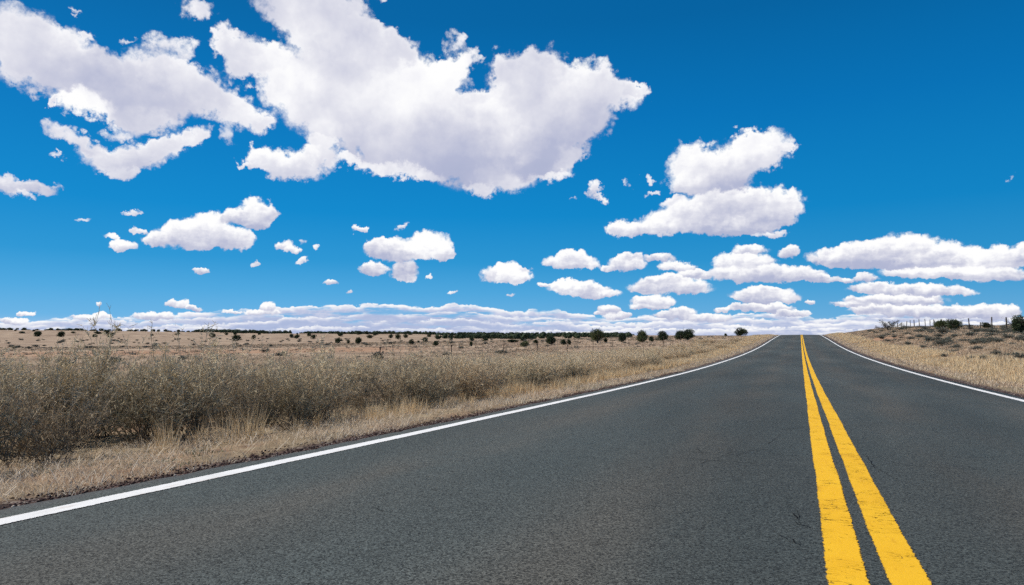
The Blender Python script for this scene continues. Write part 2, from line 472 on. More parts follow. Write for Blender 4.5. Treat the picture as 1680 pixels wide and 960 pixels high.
# the long bank of far clouds along the horizon, crest height by bearing
rc = wt.nodes.new('ShaderNodeFloatCurve')
ridge_pts = [(0.0, 0.1306), (0.0021, 0.1306), (0.0676, 0.1497), (0.0895, 0.1609), (0.1126, 0.2099), (0.1326, 0.237), (0.1515, 0.2023), (0.1666, 0.2286), (0.1842, 0.2719), (0.2024, 0.3001), (0.2355, 0.3401), (0.27, 0.3808), (0.2955, 0.4028), (0.3163, 0.4151), (0.3375, 0.4358), (0.359, 0.4387), (0.3917, 0.398), (0.4138, 0.435), (0.4249, 0.4445), (0.4472, 0.383), (0.4751, 0.3475), (0.4974, 0.365), (0.5196, 0.3286), (0.5417, 0.2743), (0.5581, 0.2381), (0.5853, 0.2539), (0.612, 0.2777), (0.6382, 0.2834), (0.6638, 0.2884), (0.6888, 0.2929), (0.713, 0.2802), (0.7364, 0.227), (0.7592, 0.263), (0.7812, 0.3052), (0.8023, 0.2994), (0.8227, 0.3011), (0.8422, 0.3097), (0.8572, 0.2973), (0.8662, 0.2081), (0.8991, 0.1721), (1.0, 0.1721)]
cv = rc.mapping.curves[0]
for i, (a, b) in enumerate(ridge_pts):
    if i < 2:
        cv.points[i].location = (a, b)
    else:
        cv.points.new(a, b)
rc.mapping.update()
W._in(rc.inputs['Value'], W.lin(AZ, -1.15, 0.45))
ridge_h = W.math('MULTIPLY', rc.outputs[0], 0.1)
SKY0 = W.mix(W.smooth(EL, 0.0, 0.030, 0.75, 0.0), BLUE, (0.47, 0.58, 0.80))
for k_row, (fr_, amp_, sx, base_l, seed_) in enumerate(((1.0, 0.015, 44.0, 0.0, 0.0), (0.72, 0.016, 36.0, 0.0, 4.3), (0.52, 0.014, 56.0, 0.01, 8.1), (0.30, 0.010, 75.0, 0.02, 12.9))):
    q_ = W.comb(AZ, W.math('MULTIPLY', EL, 1.7), seed_)
    q2 = W.vmath('ADD', q_, W.vmath('SCALE', W.vmath('SUBTRACT', n_fine, (0.5, 0.5, 0.5)), None, 0.016))
    bb = billow(q2, sx, 2.0)
    bb2 = billow(W.vmath('ADD', q2, (-0.0028, 0.0045, 0.0)), sx, 2.0)
    lf = W.noise(W.comb(AZ, 0.0, seed_ + 1.0), 7.0, 3, 0.6)
    crest = W.math('MULTIPLY_ADD', ridge_h, fr_, W.math('MULTIPLY', W.math('SUBTRACT', bb, 0.55), amp_))
    crest = W.math('MULTIPLY_ADD', W.math('SUBTRACT', lf, 0.5), 0.030 * (1 if k_row else 0.25), crest)
    dd_ = W.math('SUBTRACT', crest, EL)
    pres = W.smooth(W.noise(W.comb(AZ, W.math('MULTIPLY', EL, 6.0), seed_ + 5.0), 13.0, 5, 0.62), 0.39, 0.54, 0.0 if k_row else 0.18, 1.0)
    a_ = W.math('MULTIPLY', W.smooth(dd_, -0.0003, 0.0016), pres)
    l_ = W.smooth(dd_, 0.0, 0.009, 0.97, 0.50)
    l_ = W.math('MULTIPLY_ADD', W.math('SUBTRACT', bb, bb2), 0.6, l_)
    l_ = W.math('MULTIPLY_ADD', W.math('SUBTRACT', W.noise(W.comb(AZ, W.math('MULTIPLY', EL, 8.0), seed_ + 9.0), 20.0, 4, 0.6), 0.5), 0.55, l_)
    if k_row:
        l_ = W.math('SUBTRACT', l_, W.smooth(AZ, -0.45, -0.12, 0.13, 0.0))
    bcol = W.ramp(l_, [(0.0, (0.34, 0.42, 0.66)), (0.45, (0.45, 0.52, 0.73)), (0.62, (0.60, 0.64, 0.80)), (0.80, (0.82, 0.84, 0.91)), (0.95, (0.98, 0.98, 0.995))])
    SKY0 = W.mix(a_, SKY0, bcol)


LEAF = [0]


def lobe_sum(G, P, rows):
    # a hair's difference per sector, else identical nodes of neighbouring sectors get merged and fill the shader stack
    LEAF[0] += 1
    ep = 2e-5 * LEAF[0]
    F = None; S = None; W2 = None
    for (ca, ce, a0, a1, b0, b1, ext, amp, flat, sh) in rows:
        a0 += ep; b0 += ep
        a = G.vmath('DOT_PRODUCT', P, (a0, a1, -(a0 * ca + a1 * ce)))
        b = G.vmath('DOT_PRODUCT', P, (b0, b1, -(b0 * ca + b1 * ce)))
        bk = b if flat <= 1 else G.math('MAXIMUM', b, G.math('MULTIPLY', b, -flat))
        r2 = G.math('MULTIPLY_ADD', bk, bk, G.math('MULTIPLY', a, a))
        q = G.math('MAXIMUM', G.math('SUBTRACT', 1.0, r2), 0.0)
        w = G.math('MULTIPLY', G.math('MULTIPLY', q, q), amp * 1.25)
        w2 = G.math('MULTIPLY', w, w)
        l = G.math('MULTIPLY', w2, G.math('MULTIPLY_ADD', b, 1.15 if flat > 1 else 0.40, sh * 7.0))
        F = w if F is None else G.math('ADD', F, w)
        S = l if S is None else G.math('ADD', S, l)
        W2 = w2 if W2 is None else G.math('ADD', W2, w2)
    return F, G.math('DIVIDE', S, G.math('ADD', W2, 0.004))


def lobe_group(rows):
    t = bpy.data.node_groups.new('cumulus', 'ShaderNodeTree')
    for nm, ty in (('P', 'NodeSocketVector'), ('NF', 'NodeSocketFloat'), ('RELIEF', 'NodeSocketFloat'), ('NL', 'NodeSocketFloat'), ('UP', 'NodeSocketFloat'), ('Base', 'NodeSocketColor')):
        t.interface.new_socket(nm, in_out='INPUT', socket_type=ty)
    t.interface.new_socket('Color', in_out='OUTPUT', socket_type='NodeSocketColor')
    gi = t.nodes.new('NodeGroupInput'); go = t.nodes.new('NodeGroupOutput')
    G = NG(t)
    F, S = lobe_sum(G, gi.outputs[0], rows)
    t.links.new(cloud_colour(G, F, S, gi.outputs[5], gi.outputs[1], gi.outputs[2], gi.outputs[3], gi.outputs[4]), go.inputs[0])
    return t


def sky_branch(lo, hi):
    """closures: recursive split by bearing so each ray only evaluates the lobes near it"""
    rows = [r for r in LOBES if r[0] + r[6] + 0.05 > lo and r[0] - r[6] - 0.05 < hi]
    if hi - lo > 0.17 and len(rows) > 14:
        mid = (lo + hi) / 2
        m = wt.nodes.new('ShaderNodeMixShader')
        W._in(m.inputs[0], W.math('GREATER_THAN', AZ, mid))
        wt.links.new(sky_branch(lo, mid), m.inputs[1])
        wt.links.new(sky_branch(mid, hi), m.inputs[2])
        return m.outputs[0]
    b = wt.nodes.new('ShaderNodeBackground')
    if rows:
        g = wt.nodes.new('ShaderNodeGroup')
        g.node_tree = lobe_group(rows)
        for i, s in enumerate((P, NF, RELIEF, NL, up, SKY0)):
            wt.links.new(s, g.inputs[i])
        W._in(b.inputs[0], g.outputs[0])
    else:
        W._in(b.inputs[0], SKY0)
    return b.outputs[0]


# other bearings: scattered cumulus from plain noise
gen = W.smooth(W.noise(DIR, 4.0, 6, 0.6), 0.56, 0.66)
gb = wt.nodes.new('ShaderNodeBackground')
W._in(gb.inputs[0], W.mix(gen, BLUE, (0.78, 0.79, 0.85)))
front = W.math('MULTIPLY', W.math('MULTIPLY', W.math('GREATER_THAN', AZ, -1.25), W.math('LESS_THAN', AZ, 0.5)), W.math('LESS_THAN', EL, 0.62))
mx = wt.nodes.new('ShaderNodeMixShader')
W._in(mx.inputs[0], front)
wt.links.new(gb.outputs[0], mx.inputs[1])
wt.links.new(sky_branch(-1.25, 0.5), mx.inputs[2])
wo = wt.nodes.new('ShaderNodeOutputWorld')
wt.links.new(mx.outputs[0], wo.inputs['Surface'])

# ------------------------------------------------------------------ the lie of the land
def smoothstep(a, b, x):
    t = np.clip((np.asarray(x, float) - a) / (b - a), 0, 1)
    return t * t * (3 - 2 * t)

_py = np.array([-400, -60, 0, 12.3, 19, 27.4, 43, 58, 73, 100, 125, 145, 165, 190, 250, 400, 900, 9000.])
_pz = np.array([4.0, 1.2, 0, -.22, -.305, -.375, -.37, -.25, -.03, .52, 1.0, 1.28, 1.28, .85, -1.0, -4.0, -6.0, -6.0])
_fy = np.arange(-400, 1000, 0.5)
_fz = np.interp(_fy, _py, _pz)
_k = np.exp(-0.5 * (np.arange(-24, 25) * 0.5 / 4.5) ** 2); _k /= _k.sum()
_fz = np.convolve(np.pad(_fz, 24, mode='edge'), _k, mode='valid')
_fz -= np.interp(0.0, _fy, _fz)


def road_z(y):
    return np.interp(y, _fy, _fz)


def road_surf(x, y):
    return road_z(y) - 0.010 * np.abs(np.asarray(x, float) - 0.24)


def und(x, y):
    return (np.sin(x * .021 + 1.3) * np.sin(y * .017 + .4) + .6 * np.sin(x * .047 + y * .031) + .4 * np.sin(x * .09 - y * .071 + 2))


_lx = np.array([-0.0, 3.6, 3.9, 4.5, 5.5, 7, 12, 20, 40])
_lz = np.array([-.08, -.08, -.075, -.10, -.20, -.32, -.30, -.28, -.35])
_rx = np.array([0.0, 3.6, 3.9, 4.5, 6, 9, 14, 20, 30, 60, 200])
_rz = np.array([-.08, -.08, -.075, -.09, -.05, .42, 1.08, 1.33, 1.45, 1.3, 0.2])


def terrain(x, y):
    x = np.asarray(x, float); y = np.asarray(y, float)
    D = np.hypot(x, y) + 1e-6
    zr = road_z(y)
    left = zr + np.interp(-x, _lx, _lz)
    s = np.clip(-x / D, 0, 1)
    A = np.interp(s, [0, .39, .64, .86, 1], [2.6, 3.9, 5.6, 9.0, 9.0])
    field = -0.75 + A * smoothstep(140, 1000, D) * (y > -1e9) + und(x, y) * (0.10 + 0.5 * smoothstep(150, 700, D))
    w = smoothstep(14, 95, -x)
    left = left * (1 - w) + field * w
    far = smoothstep(170, 420, y) * (1 - w)
    left = left * (1 - far) + (field * .5 - 2.0) * far
    right = zr + np.interp(x, _rx, _rz) + 0.12 * und(x * 3, y * 3) * smoothstep(8, 20, x)
    z = np.where(x < 0, left, right)
    return z


#END#

# ------------------------------------------------------------------ mesh helpers
def link_mesh(name, me, parent=None, mats=()):
    o = bpy.data.objects.new(name, me)
    COL.objects.link(o)
    for m in mats:
        me.materials.append(m)
    if parent is not None:
        o.parent = parent
    return o


def mesh_np(name, V, faces, smooth=False):
    """V (n,3); faces: list of int arrays (m,3) or (m,4)"""
    me = bpy.data.meshes.new(name)
    V = np.asarray(V, np.float32)
    me.vertices.add(len(V))
    me.vertices.foreach_set('co', V.ravel())
    idx = np.concatenate([np.asarray(f, np.int32).ravel() for f in faces if len(f)])
    cnt = np.concatenate([np.full(len(f), f.shape[1], np.int32) for f in faces if len(f)])
    me.loops.add(len(idx))
    me.loops.foreach_set('vertex_index', idx)
    me.polygons.add(len(cnt))
    st = np.zeros(len(cnt), np.int32); st[1:] = np.cumsum(cnt)[:-1]
    me.polygons.foreach_set('loop_start', st)
    me.polygons.foreach_set('loop_total', cnt)
    if smooth:
        me.polygons.foreach_set('use_smooth', np.ones(len(cnt), bool))
    me.update(calc_edges=True)
    me.validate()
    return me


def add_attr(me, name, vals):
    a = me.attributes.new(name, 'FLOAT', 'POINT')
    a.data.foreach_set('value', np.asarray(vals, np.float32))


def structure(o):
    o['kind'] = 'structure'
    return o


def stuff(o, label=None, cat=None):
    o['kind'] = 'stuff'
    if label:
        o['label'] = label
    if cat:
        o['category'] = cat
    return o


def thing(o, label, cat, group=None):
    o['label'] = label
    o['category'] = cat
    if group:
        o['group'] = group
    return o


def grid_faces(nu, nv):
    i = np.arange(nu - 1)[:, None] * nv + np.arange(nv - 1)[None, :]
    i = i.ravel()
    return np.stack([i, i + nv, i + nv + 1, i + 1], 1)


def new_mat(name):
    m = bpy.data.materials.new(name)
    m.use_nodes = True
    m.node_tree.nodes.clear()
    g = NG(m.node_tree)
    out = g.n.new('ShaderNodeOutputMaterial')
    return m, g, out


def principled(g, out, color, rough=0.8, normal=None, spec=0.3):
    p = g.n.new('ShaderNodeBsdfPrincipled')
    g._in(p.inputs['Base Color'], color if not (isinstance(color, tuple) and len(color) == 3) else color + (1,))
    g._in(p.inputs['Roughness'], rough)
    p.inputs['Specular IOR Level'].default_value = spec
    if normal is not None:
        g._in(p.inputs['Normal'], normal)
    if out is not None:
        g.l.new(p.outputs[0], out.inputs[0])
    return p


def pos(g):
    return g.n.new('ShaderNodeNewGeometry').outputs['Position']


# ------------------------------------------------------------------ ground
def spaced(near, step, grow, far):
    v = [0.0]
    s = step
    while v[-1] < far:
        if v[-1] > near:
            s *= grow
        v.append(v[-1] + s)
    return np.array(v)


gx = np.concatenate([-spaced(9, 0.16, 1.035, 9000)[::-1], spaced(9, 0.16, 1.05, 9000)[1:]])
gy = np.concatenate([-spaced(3, 0.4, 1.18, 6000)[::-1], spaced(40, 0.22, 1.022, 9000)[1:]])
rng = np.random.default_rng(5)
XX, YY = np.meshgrid(gx, gy, indexing='ij')
ZZ = terrain(XX, YY)
rough_amp = np.where(np.abs(XX) < 3.9, 0.0, 0.018) * smoothstep(0, .6, np.abs(XX) - 3.9) * (np.hypot(XX, YY) < 150)
ZZ = ZZ + rng.normal(0, 1, ZZ.shape) * rough_amp
me = mesh_np('ground', np.stack([XX.ravel(), YY.ravel(), ZZ.ravel()], 1), [grid_faces(len(gx), len(gy))], smooth=True)

m, g, out = new_mat('ground_soil_and_straw')
P3 = pos(g)
px_, py_, pz_ = g.sep(P3)
n0 = g.noise(P3, 0.045, 4, 0.6)
n1 = g.noise(P3, 0.5, 5, 0.62)
n2 = g.noise(P3, 7.0, 5, 0.68)
n3 = g.noise(P3, 55.0, 4, 0.7)
v3 = g.voronoi(P3, 28.0, 'F1', 'Color')
straw = g.ramp(n2, [(0.25, (0.13, 0.095, 0.058)), (0.48, (0.27, 0.205, 0.125)), (0.62, (0.37, 0.29, 0.18)), (0.78, (0.45, 0.37, 0.245))])
straw = g.mix(g.smooth(n3, 0.35, 0.7, 0.0, 0.5), straw, (0.16, 0.12, 0.08))
soil = g.ramp(n2, [(0.3, (0.20, 0.115, 0.07)), (0.7, (0.36, 0.235, 0.15))])
base = g.mix(g.smooth(n1, 0.44, 0.62, 0.0, 0.85), straw, soil)
# far pasture: paler straw with grey-brown patches of dead brush
FD = g.vmath('LENGTH', P3)
pale = g.ramp(g.noise(g.vmath('MULTIPLY', P3, (1.0, 1.0, 1.0)), 0.11, 6, 0.68), [(0.30, (0.15, 0.105, 0.075)), (0.43, (0.29, 0.20, 0.135)), (0.56, (0.41, 0.30, 0.205)), (0.72, (0.47, 0.365, 0.255))])
base = g.mix(g.smooth(FD, 22, 70), base, pale)
# the strip of bare red earth out in the pasture (runs across, 60 to 105 m out on the left)
un = g.math('MULTIPLY_ADD', g.math('SUBTRACT', n0, 0.5), 24.0, g.math('MULTIPLY_ADD', g.math('SUBTRACT', n1, 0.5), 14.0, FD))
red_d = g.math('MULTIPLY', g.smooth(un, 64, 69), g.smooth(un, 86, 98, 1.0, 0.0))
brg = g.math('ARCTAN2', px_, py_)
red_b = g.smooth(brg, -0.62, -0.46, 1.0, 0.0)
redm = g.math('MULTIPLY', g.math('MULTIPLY', red_d, red_b), g.smooth(g.noise(P3, 0.9, 5, 0.7), 0.36, 0.60, 0.05, 0.85))
# and a bald red spot on the right-hand bank
dr = g.vmath('LENGTH', g.vmath('MULTIPLY', g.vmath('SUBTRACT', P3, (9.0, 88.0, 0.9)), (0.45, 0.07, 0.0)))
redr = g.math('MULTIPLY', g.smooth(dr, 0.5, 1.2, 1.0, 0.0), g.smooth(g.noise(P3, 1.3, 4, 0.7), 0.42, 0.58))
redsoil = g.ramp(n2, [(0.3, (0.33, 0.165, 0.09)), (0.7, (0.46, 0.265, 0.155))])
base = g.mix(g.math('MAXIMUM', redm, redr), base, redsoil)
# shoulder gravel beside the tarmac: dark red-brown cinders
ax = g.math('ABSOLUTE', g.math('ADD', px_, 0.02))
ax = g.math('MULTIPLY_ADD', g.math('SUBTRACT', g.noise(P3, 1.3, 5, 0.7), 0.5), 0.55, ax)
gm = g.math('MULTIPLY', g.smooth(ax, 3.98, 4.30, 1.0, 0.0), g.math('LESS_THAN', py_, 400))
grav = g.ramp(g.sep(v3)[0], [(0.0, (0.035, 0.025, 0.024)), (0.5, (0.085, 0.055, 0.048)), (0.8, (0.13, 0.085, 0.07)), (1.0, (0.30, 0.26, 0.22))])
base = g.mix(gm, base, grav)
nb = g.bump(g.math('MULTIPLY_ADD', n3, 0.25, n2), 0.7, 0.05)
principled(g, out, base, 0.95, nb, 0.1)
structure(link_mesh('ground', me, mats=(m,)))

# ------------------------------------------------------------------ road
m, g, out = new_mat('worn_asphalt')
P3 = pos(g)
px_, py_, pz_ = g.sep(P3)
sc_ = g.vmath('MULTIPLY', P3, (1.0, 0.22, 1.0))
lg = g.noise(sc_, 0.9, 5, 0.6)
grain = g.voronoi(P3, 150.0, 'F1', 'Color')
gr = g.sep(grain)[0]
gr2 = g.noise(P3, 85.0, 4, 0.75)
gr3 = g.noise(P3, 240.0, 2, 0.6)
tone = g.math('MULTIPLY_ADD', g.math('SUBTRACT', gr, 0.5), 0.10, g.math('MULTIPLY_ADD', g.math('SUBTRACT', gr2, 0.5), 0.22, 0.074))
tone = g.math('MULTIPLY_ADD', g.math('SUBTRACT', gr3, 0.5), 0.12, tone)
tone = g.math('MAXIMUM', tone, 0.012)
# wheel tracks: two per lane, browner and a touch paler where tyres polish the stones
def track(x0, wd):
    d_ = g.math('DIVIDE', g.math('SUBTRACT', px_, x0), wd)
    return g.math('POWER', 2.718, g.math('MULTIPLY', g.math('MULTIPLY', d_, d_), -1.0))
tr = None
for x0 in (-2.55, -0.85, 1.15, 2.75):
    t_ = track(x0, 0.42)
    tr = t_ if tr is None else g.math('ADD', tr, t_)
tr = g.math('MULTIPLY', tr, g.smooth(lg, 0.30, 0.62))
warm = g.mix(g.math('MULTIPLY', tr, 0.85), (0.84, 0.93, 0.91), (1.26, 1.11, 0.96))
warm = g.mix(g.smooth(g.noise(P3, 0.35, 3, 0.5), 0.35, 0.7, 0.0, 0.4), warm, (1.04, 1.0, 0.92))
tone = g.math('MULTIPLY', tone, g.smooth(g.noise(sc_, 0.32, 4, 0.6), 0.3, 0.7, 0.78, 1.24))
colr = g.vmath('MULTIPLY', g.comb(g.math('MULTIPLY', tone, 0.97), g.math('MULTIPLY', tone, 1.03), g.math('MULTIPLY', tone, 0.99)), warm)
# pale chips of aggregate
chip = g.smooth(g.voronoi(P3, 17.0, 'F1', 'Distance'), 0.035, 0.05, 1.0, 0.0)
chip = g.math('MULTIPLY', chip, g.math('GREATER_THAN', g.sep(g.voronoi(P3, 17.0, 'F1', 'Color'))[1], 0.82))
colr = g.mix(g.math('MULTIPLY', chip, 0.7), colr, (0.30, 0.27, 0.24))
# dusty outer edge
edge = g.smooth(g.math('MULTIPLY_ADD', g.math('SUBTRACT', g.noise(P3, 3.0, 4, 0.7), 0.5), 0.3, g.math('ABSOLUTE', px_)), 3.60, 3.85)
colr = g.mix(g.math('MULTIPLY', edge, 0.55), colr, (0.075, 0.068, 0.07))
bh = g.math('MULTIPLY_ADD', gr2, 0.6, g.math('MULTIPLY', gr, 0.35))
principled(g, out, colr, 0.86, g.bump(bh, 1.0, 0.006), 0.22)
ASPHALT = m

mcr, g, out = new_mat('crack_shadow_gap')
principled(g, out, (0.012, 0.012, 0.013), 0.95, None, 0.05)

yy = np.concatenate([np.arange(-25, 30, 0.12), np.arange(30, 420, 0.6)])
rngr = np.random.default_rng(3)
def wob(y, seed, amp):
    r = np.random.default_rng(seed)
    out_ = np.zeros_like(y)
    for f_ in (0.35, 0.9, 2.1, 4.7, 9.0):
        out_ += np.sin(y * f_ * 2.1 + r.uniform(0, 6.3)) / (1 + f_ ** .6)
    return out_ * amp
cols_ = np.array([-3.80, -3.76, -3.4, -2.4, -1.2, 0.24, 1.4, 2.6, 3.4, 3.66, 3.70])
XR = np.repeat(cols_[None, :], len(yy), 0)
wl = wob(yy, 1, 0.022) + rngr.normal(0, .010, len(yy)); wr = wob(yy, 2, 0.022) + rngr.normal(0, .010, len(yy))
XR[:, 0] += wl - 0.015; XR[:, 1] += wl; XR[:, -1] += wr + 0.015; XR[:, -2] += wr
YR = np.repeat(yy[:, None], len(cols_), 1)
ZR = road_surf(XR, YR)
ZR[:, 0] -= 0.06; ZR[:, -1] -= 0.06
me = mesh_np('road', np.stack([XR.ravel(), YR.ravel(), ZR.ravel()], 1), [grid_faces(len(yy), len(cols_))[:, ::-1]], smooth=True)


def ribbon(pts, wid, lift):
    """thin jagged strip lying on the road"""
    pts = np.array(pts); V = []; 
    d_ = np.gradient(pts, axis=0); n_ = np.stack([-d_[:, 1], d_[:, 0]], 1); n_ /= np.linalg.norm(n_, axis=1)[:, None] + 1e-9
    w_ = .62 * wid * np.sin(np.linspace(0.12, 3.02, len(pts))) * np.random.default_rng(len(pts)).uniform(.35, 1.2, len(pts))
    A_ = pts + n_ * w_[:, None]; B_ = pts - n_ * w_[:, None]
    for a, b in zip(A_, B_):
        V.append((a[0], a[1], float(road_surf(a[0], a[1])) + lift)); V.append((b[0], b[1], float(road_surf(b[0], b[1])) + lift))
    F_ = [(2 * i, 2 * i + 1, 2 * i + 3, 2 * i + 2) for i in range(len(pts) - 1)]
    return V, F_


rc_ = random.Random(8)
CV, CF = [], []
def crack(x0, y0, x1, y1, wid, jag, branches=2):
    n = max(8, int(math.hypot(x1 - x0, y1 - y0) / 0.035))
    pts = []; off_ = 0; L_ = math.hypot(x1 - x0, y1 - y0)
    nx_, ny_ = -(y1 - y0) / L_, (x1 - x0) / L_
    for i in range(n + 1):
        t_ = i / n
        off_ = off_ * 0.92 + rc_.uniform(-jag, jag)
        pts.append((x0 + (x1 - x0) * t_ + nx_ * off_, y0 + (y1 - y0) * t_ + ny_ * off_))
    V_, F_ = ribbon(pts, wid, 0.003)
    o_ = len(CV); CV.extend(V_); CF.extend([tuple(k + o_ for k in f) for f in F_])
    for _ in range(branches):
        p = rc_.choice(pts[3:-3]); a = rc_.uniform(0, 6.28); l_ = rc_.uniform(.08, .3)
        crack(p[0], p[1], p[0] + l_ * math.cos(a), p[1] + l_ * math.sin(a) * 1.4, wid * .6, jag, 0)
crack(-0.84, 5.28, -0.27, 5.24, 0.0060, 0.008, 2)
crack(-0.90, 5.66, -0.66, 5.61, 0.0050, 0.008, 1)
crack(-0.66, 5.61, 0.01, 6.29, 0.0040, 0.010, 2)
crack(-0.57, 5.72, 0.05, 5.73, 0.0040, 0.010, 2)
crack(-0.32, 6.24, -0.22, 6.85, 0.0040, 0.010, 0)
crack(-1.52, 5.56, -1.34, 5.63, 0.0030, 0.008, 0)
crack(-0.07, 3.74, -0.04, 3.59, 0.0060, 0.010, 0)
crack(-0.04, 3.54, 0.02, 3.42, 0.0050, 0.010, 1)
crack(-0.05, 3.22, 0.01, 3.14, 0.0050, 0.012, 2)
crack(0.45, 6.06, 0.52, 4.88, 0.0040, 0.012, 2)
crack(0.48, 5.55, 1.37, 5.68, 0.0030, 0.012, 2)
crack(-2.10, 5.25, -1.45, 5.30, 0.0025, 0.010, 1)
crack(0.13, 3.14, 0.16, 2.82, 0.0040, 0.010, 0)
crack(1.03, 6.15, 1.42, 6.49, 0.0030, 0.010, 1)
crack(-2.10, 3.03, -1.91, 2.96, 0.0030, 0.010, 0)
crack(1.73, 8.89, 2.19, 8.97, 0.0040, 0.012, 1)
crack(0.08, 7.95, -0.21, 7.48, 0.0040, 0.012, 1)
crack(0.74, 8.31, 1.41, 8.34, 0.0030, 0.015, 1)
me2 = mesh_np('c', CV, [np.array(CF)])
# the cracks belong to the road's own surface: one mesh, second material slot
V1 = np.array([v.co[:] for v in me.vertices]); F1 = np.array([p.vertices[:] for p in me.polygons]); F2 = np.array(CF) + len(V1)
me = mesh_np('road', np.concatenate([V1, np.array(CV)]), [F1, F2], smooth=True)
mi = np.zeros(len(me.polygons), np.int32); mi[len(F1):] = 1
road = link_mesh('road', me, mats=(ASPHALT, mcr))
me.polygons.foreach_set('material_index', mi)
structure(road)


# ------------------------------------------------------------------ painted lines
def paint_mat(name, cols, speck_lo, speck_hi, half, crackle=False):
    m, g, out = new_mat(name)
    P3 = pos(g)
    u = g.attr('across')
    n_a = g.noise(P3, 34.0, 5, 0.72)
    n_b = g.noise(P3, 150.0, 3, 0.7)
    # ragged edge where the paint sank into the stones
    e_ = g.math('SUBTRACT', half, g.math('ABSOLUTE', u))
    e_ = g.math('MULTIPLY_ADD', g.math('SUBTRACT', n_a, 0.5), 0.030, e_)
    e_ = g.math('MULTIPLY_ADD', g.math('SUBTRACT', n_b, 0.5), 0.022, e_)
    edge_ = g.smooth(e_, -0.0008, 0.0015)
    wear = g.math('ADD', g.math('MULTIPLY', g.noise(P3, 90.0, 4, 0.75), 0.7), g.math('MULTIPLY', g.noise(P3, 1.7, 4, 0.6), 0.3))
    pit = g.smooth(wear, speck_lo, speck_hi)
    a_ = g.math('MULTIPLY', edge_, pit)
    if crackle:
        CP = g.vmath('MULTIPLY', P3, (9.0, 34.0, 1.0))
        CP = g.vmath('ADD', CP, g.vmath('SCALE', g.noise(P3, 12.0, 3, 0.6, color=True), None, 1.6))
        ln_ = g.smooth(g.voronoi(CP, 1.0, 'DISTANCE_TO_EDGE', 'Distance'), 0.012, 0.035)
        msk = g.smooth(g.noise(P3, 5.5, 3, 0.6), 0.50, 0.60)
        ln_ = g.math('SUBTRACT', 1.0, g.math('MULTIPLY', g.math('SUBTRACT', 1.0, ln_), msk))
        a_ = g.math('MULTIPLY', a_, ln_)
    c_ = g.ramp(g.math('MULTIPLY_ADD', g.noise(P3, 230.0, 3, 0.6), 0.5, g.math('MULTIPLY', g.noise(P3, 3.0, 5, 0.6), 0.5)), cols)
    dirt = g.smooth(g.noise(g.vmath('MULTIPLY', P3, (6.0, 1.0, 1.0)), 2.6, 5, 0.7), 0.56, 0.72, 0.0, 0.5)
    c_ = g.mix(dirt, c_, g.vmath('MULTIPLY', c_, (0.62, 0.50, 0.42)))
    p = principled(g, None, c_, 0.75, g.bump(g.noise(P3, 80.0, 4, 0.7), 0.5, 0.004), 0.25)
    tr_ = g.n.new('ShaderNodeBsdfTransparent')
    ms = g.n.new('ShaderNodeMixShader')
    g._in(ms.inputs[0], a_)
    g.l.new(tr_.outputs[0], ms.inputs[1]); g.l.new(p.outputs[0], ms.inputs[2])
    g.l.new(ms.outputs[0], out.inputs[0])
    return m


yel = [(0.3, (0.72, 0.37, 0.008)), (0.5, (0.83, 0.45, 0.010)), (0.7, (0.88, 0.51, 0.018))]
wht = [(0.3, (0.66, 0.64, 0.60)), (0.5, (0.80, 0.78, 0.745)), (0.7, (0.87, 0.86, 0.83))]
def line(name, xc, half, mat, lift=0.004):
    ext = half + 0.02
    y_ = np.concatenate([np.arange(-20, 30, 0.25), np.arange(30, 300, 0.6)])
    us = np.linspace(-ext, ext, 5)
    wv = wob(y_, int(abs(xc) * 100), 0.004)
    X = xc + us[None, :] + wv[:, None]; Y = np.repeat(y_[:, None], 5, 1)
    Z = road_surf(X, Y) + lift
    me = mesh_np(name, np.stack([X.ravel(), Y.ravel(), Z.ravel()], 1), [grid_faces(len(y_), 5)[:, ::-1]], smooth=True)
    add_attr(me, 'across', np.repeat(us[None, :], len(y_), 0).ravel())
    return structure(link_mesh(name, me, mats=(mat,)))


ym = paint_mat('yellow_road_paint', yel, 0.335, 0.375, 0.066, True)
ym2 = paint_mat('yellow_road_paint_fresher', yel, 0.315, 0.36, 0.066, True)
wm = paint_mat('white_road_paint', wht, 0.33, 0.37, 0.066)
line('yellow_line', 0.132, 0.066, ym)
line('yellow_line', 0.329, 0.066, ym2)
wl_ = line('white_edge_line', -3.515, 0.064, wm)
wr_ = line('white_edge_line', 3.42, 0.066, wm)


# ------------------------------------------------------------------ plant materials
def plant_mat(name, stops, rough=0.8, trans=0.25, attr='tone'):
    m, g, out = new_mat(name)
    t_ = g.attr(attr)
    P3 = pos(g)
    t_ = g.math('MULTIPLY_ADD', g.math('SUBTRACT', g.noise(P3, 2.6, 3, 0.6), 0.5), 0.30, t_)
    c_ = g.ramp(t_, stops)
    p = principled(g, None, c_, rough, None, 0.15)
    tr_ = g.n.new('ShaderNodeBsdfTranslucent')
    g._in(tr_.inputs[0], c_)
    ms = g.n.new('ShaderNodeMixShader')
    ms.inputs[0].default_value = trans
    g.l.new(p.outputs[0], ms.inputs[1]); g.l.new(tr_.outputs[0], ms.inputs[2])
    g.l.new(ms.outputs[0], out.inputs[0])
    return m


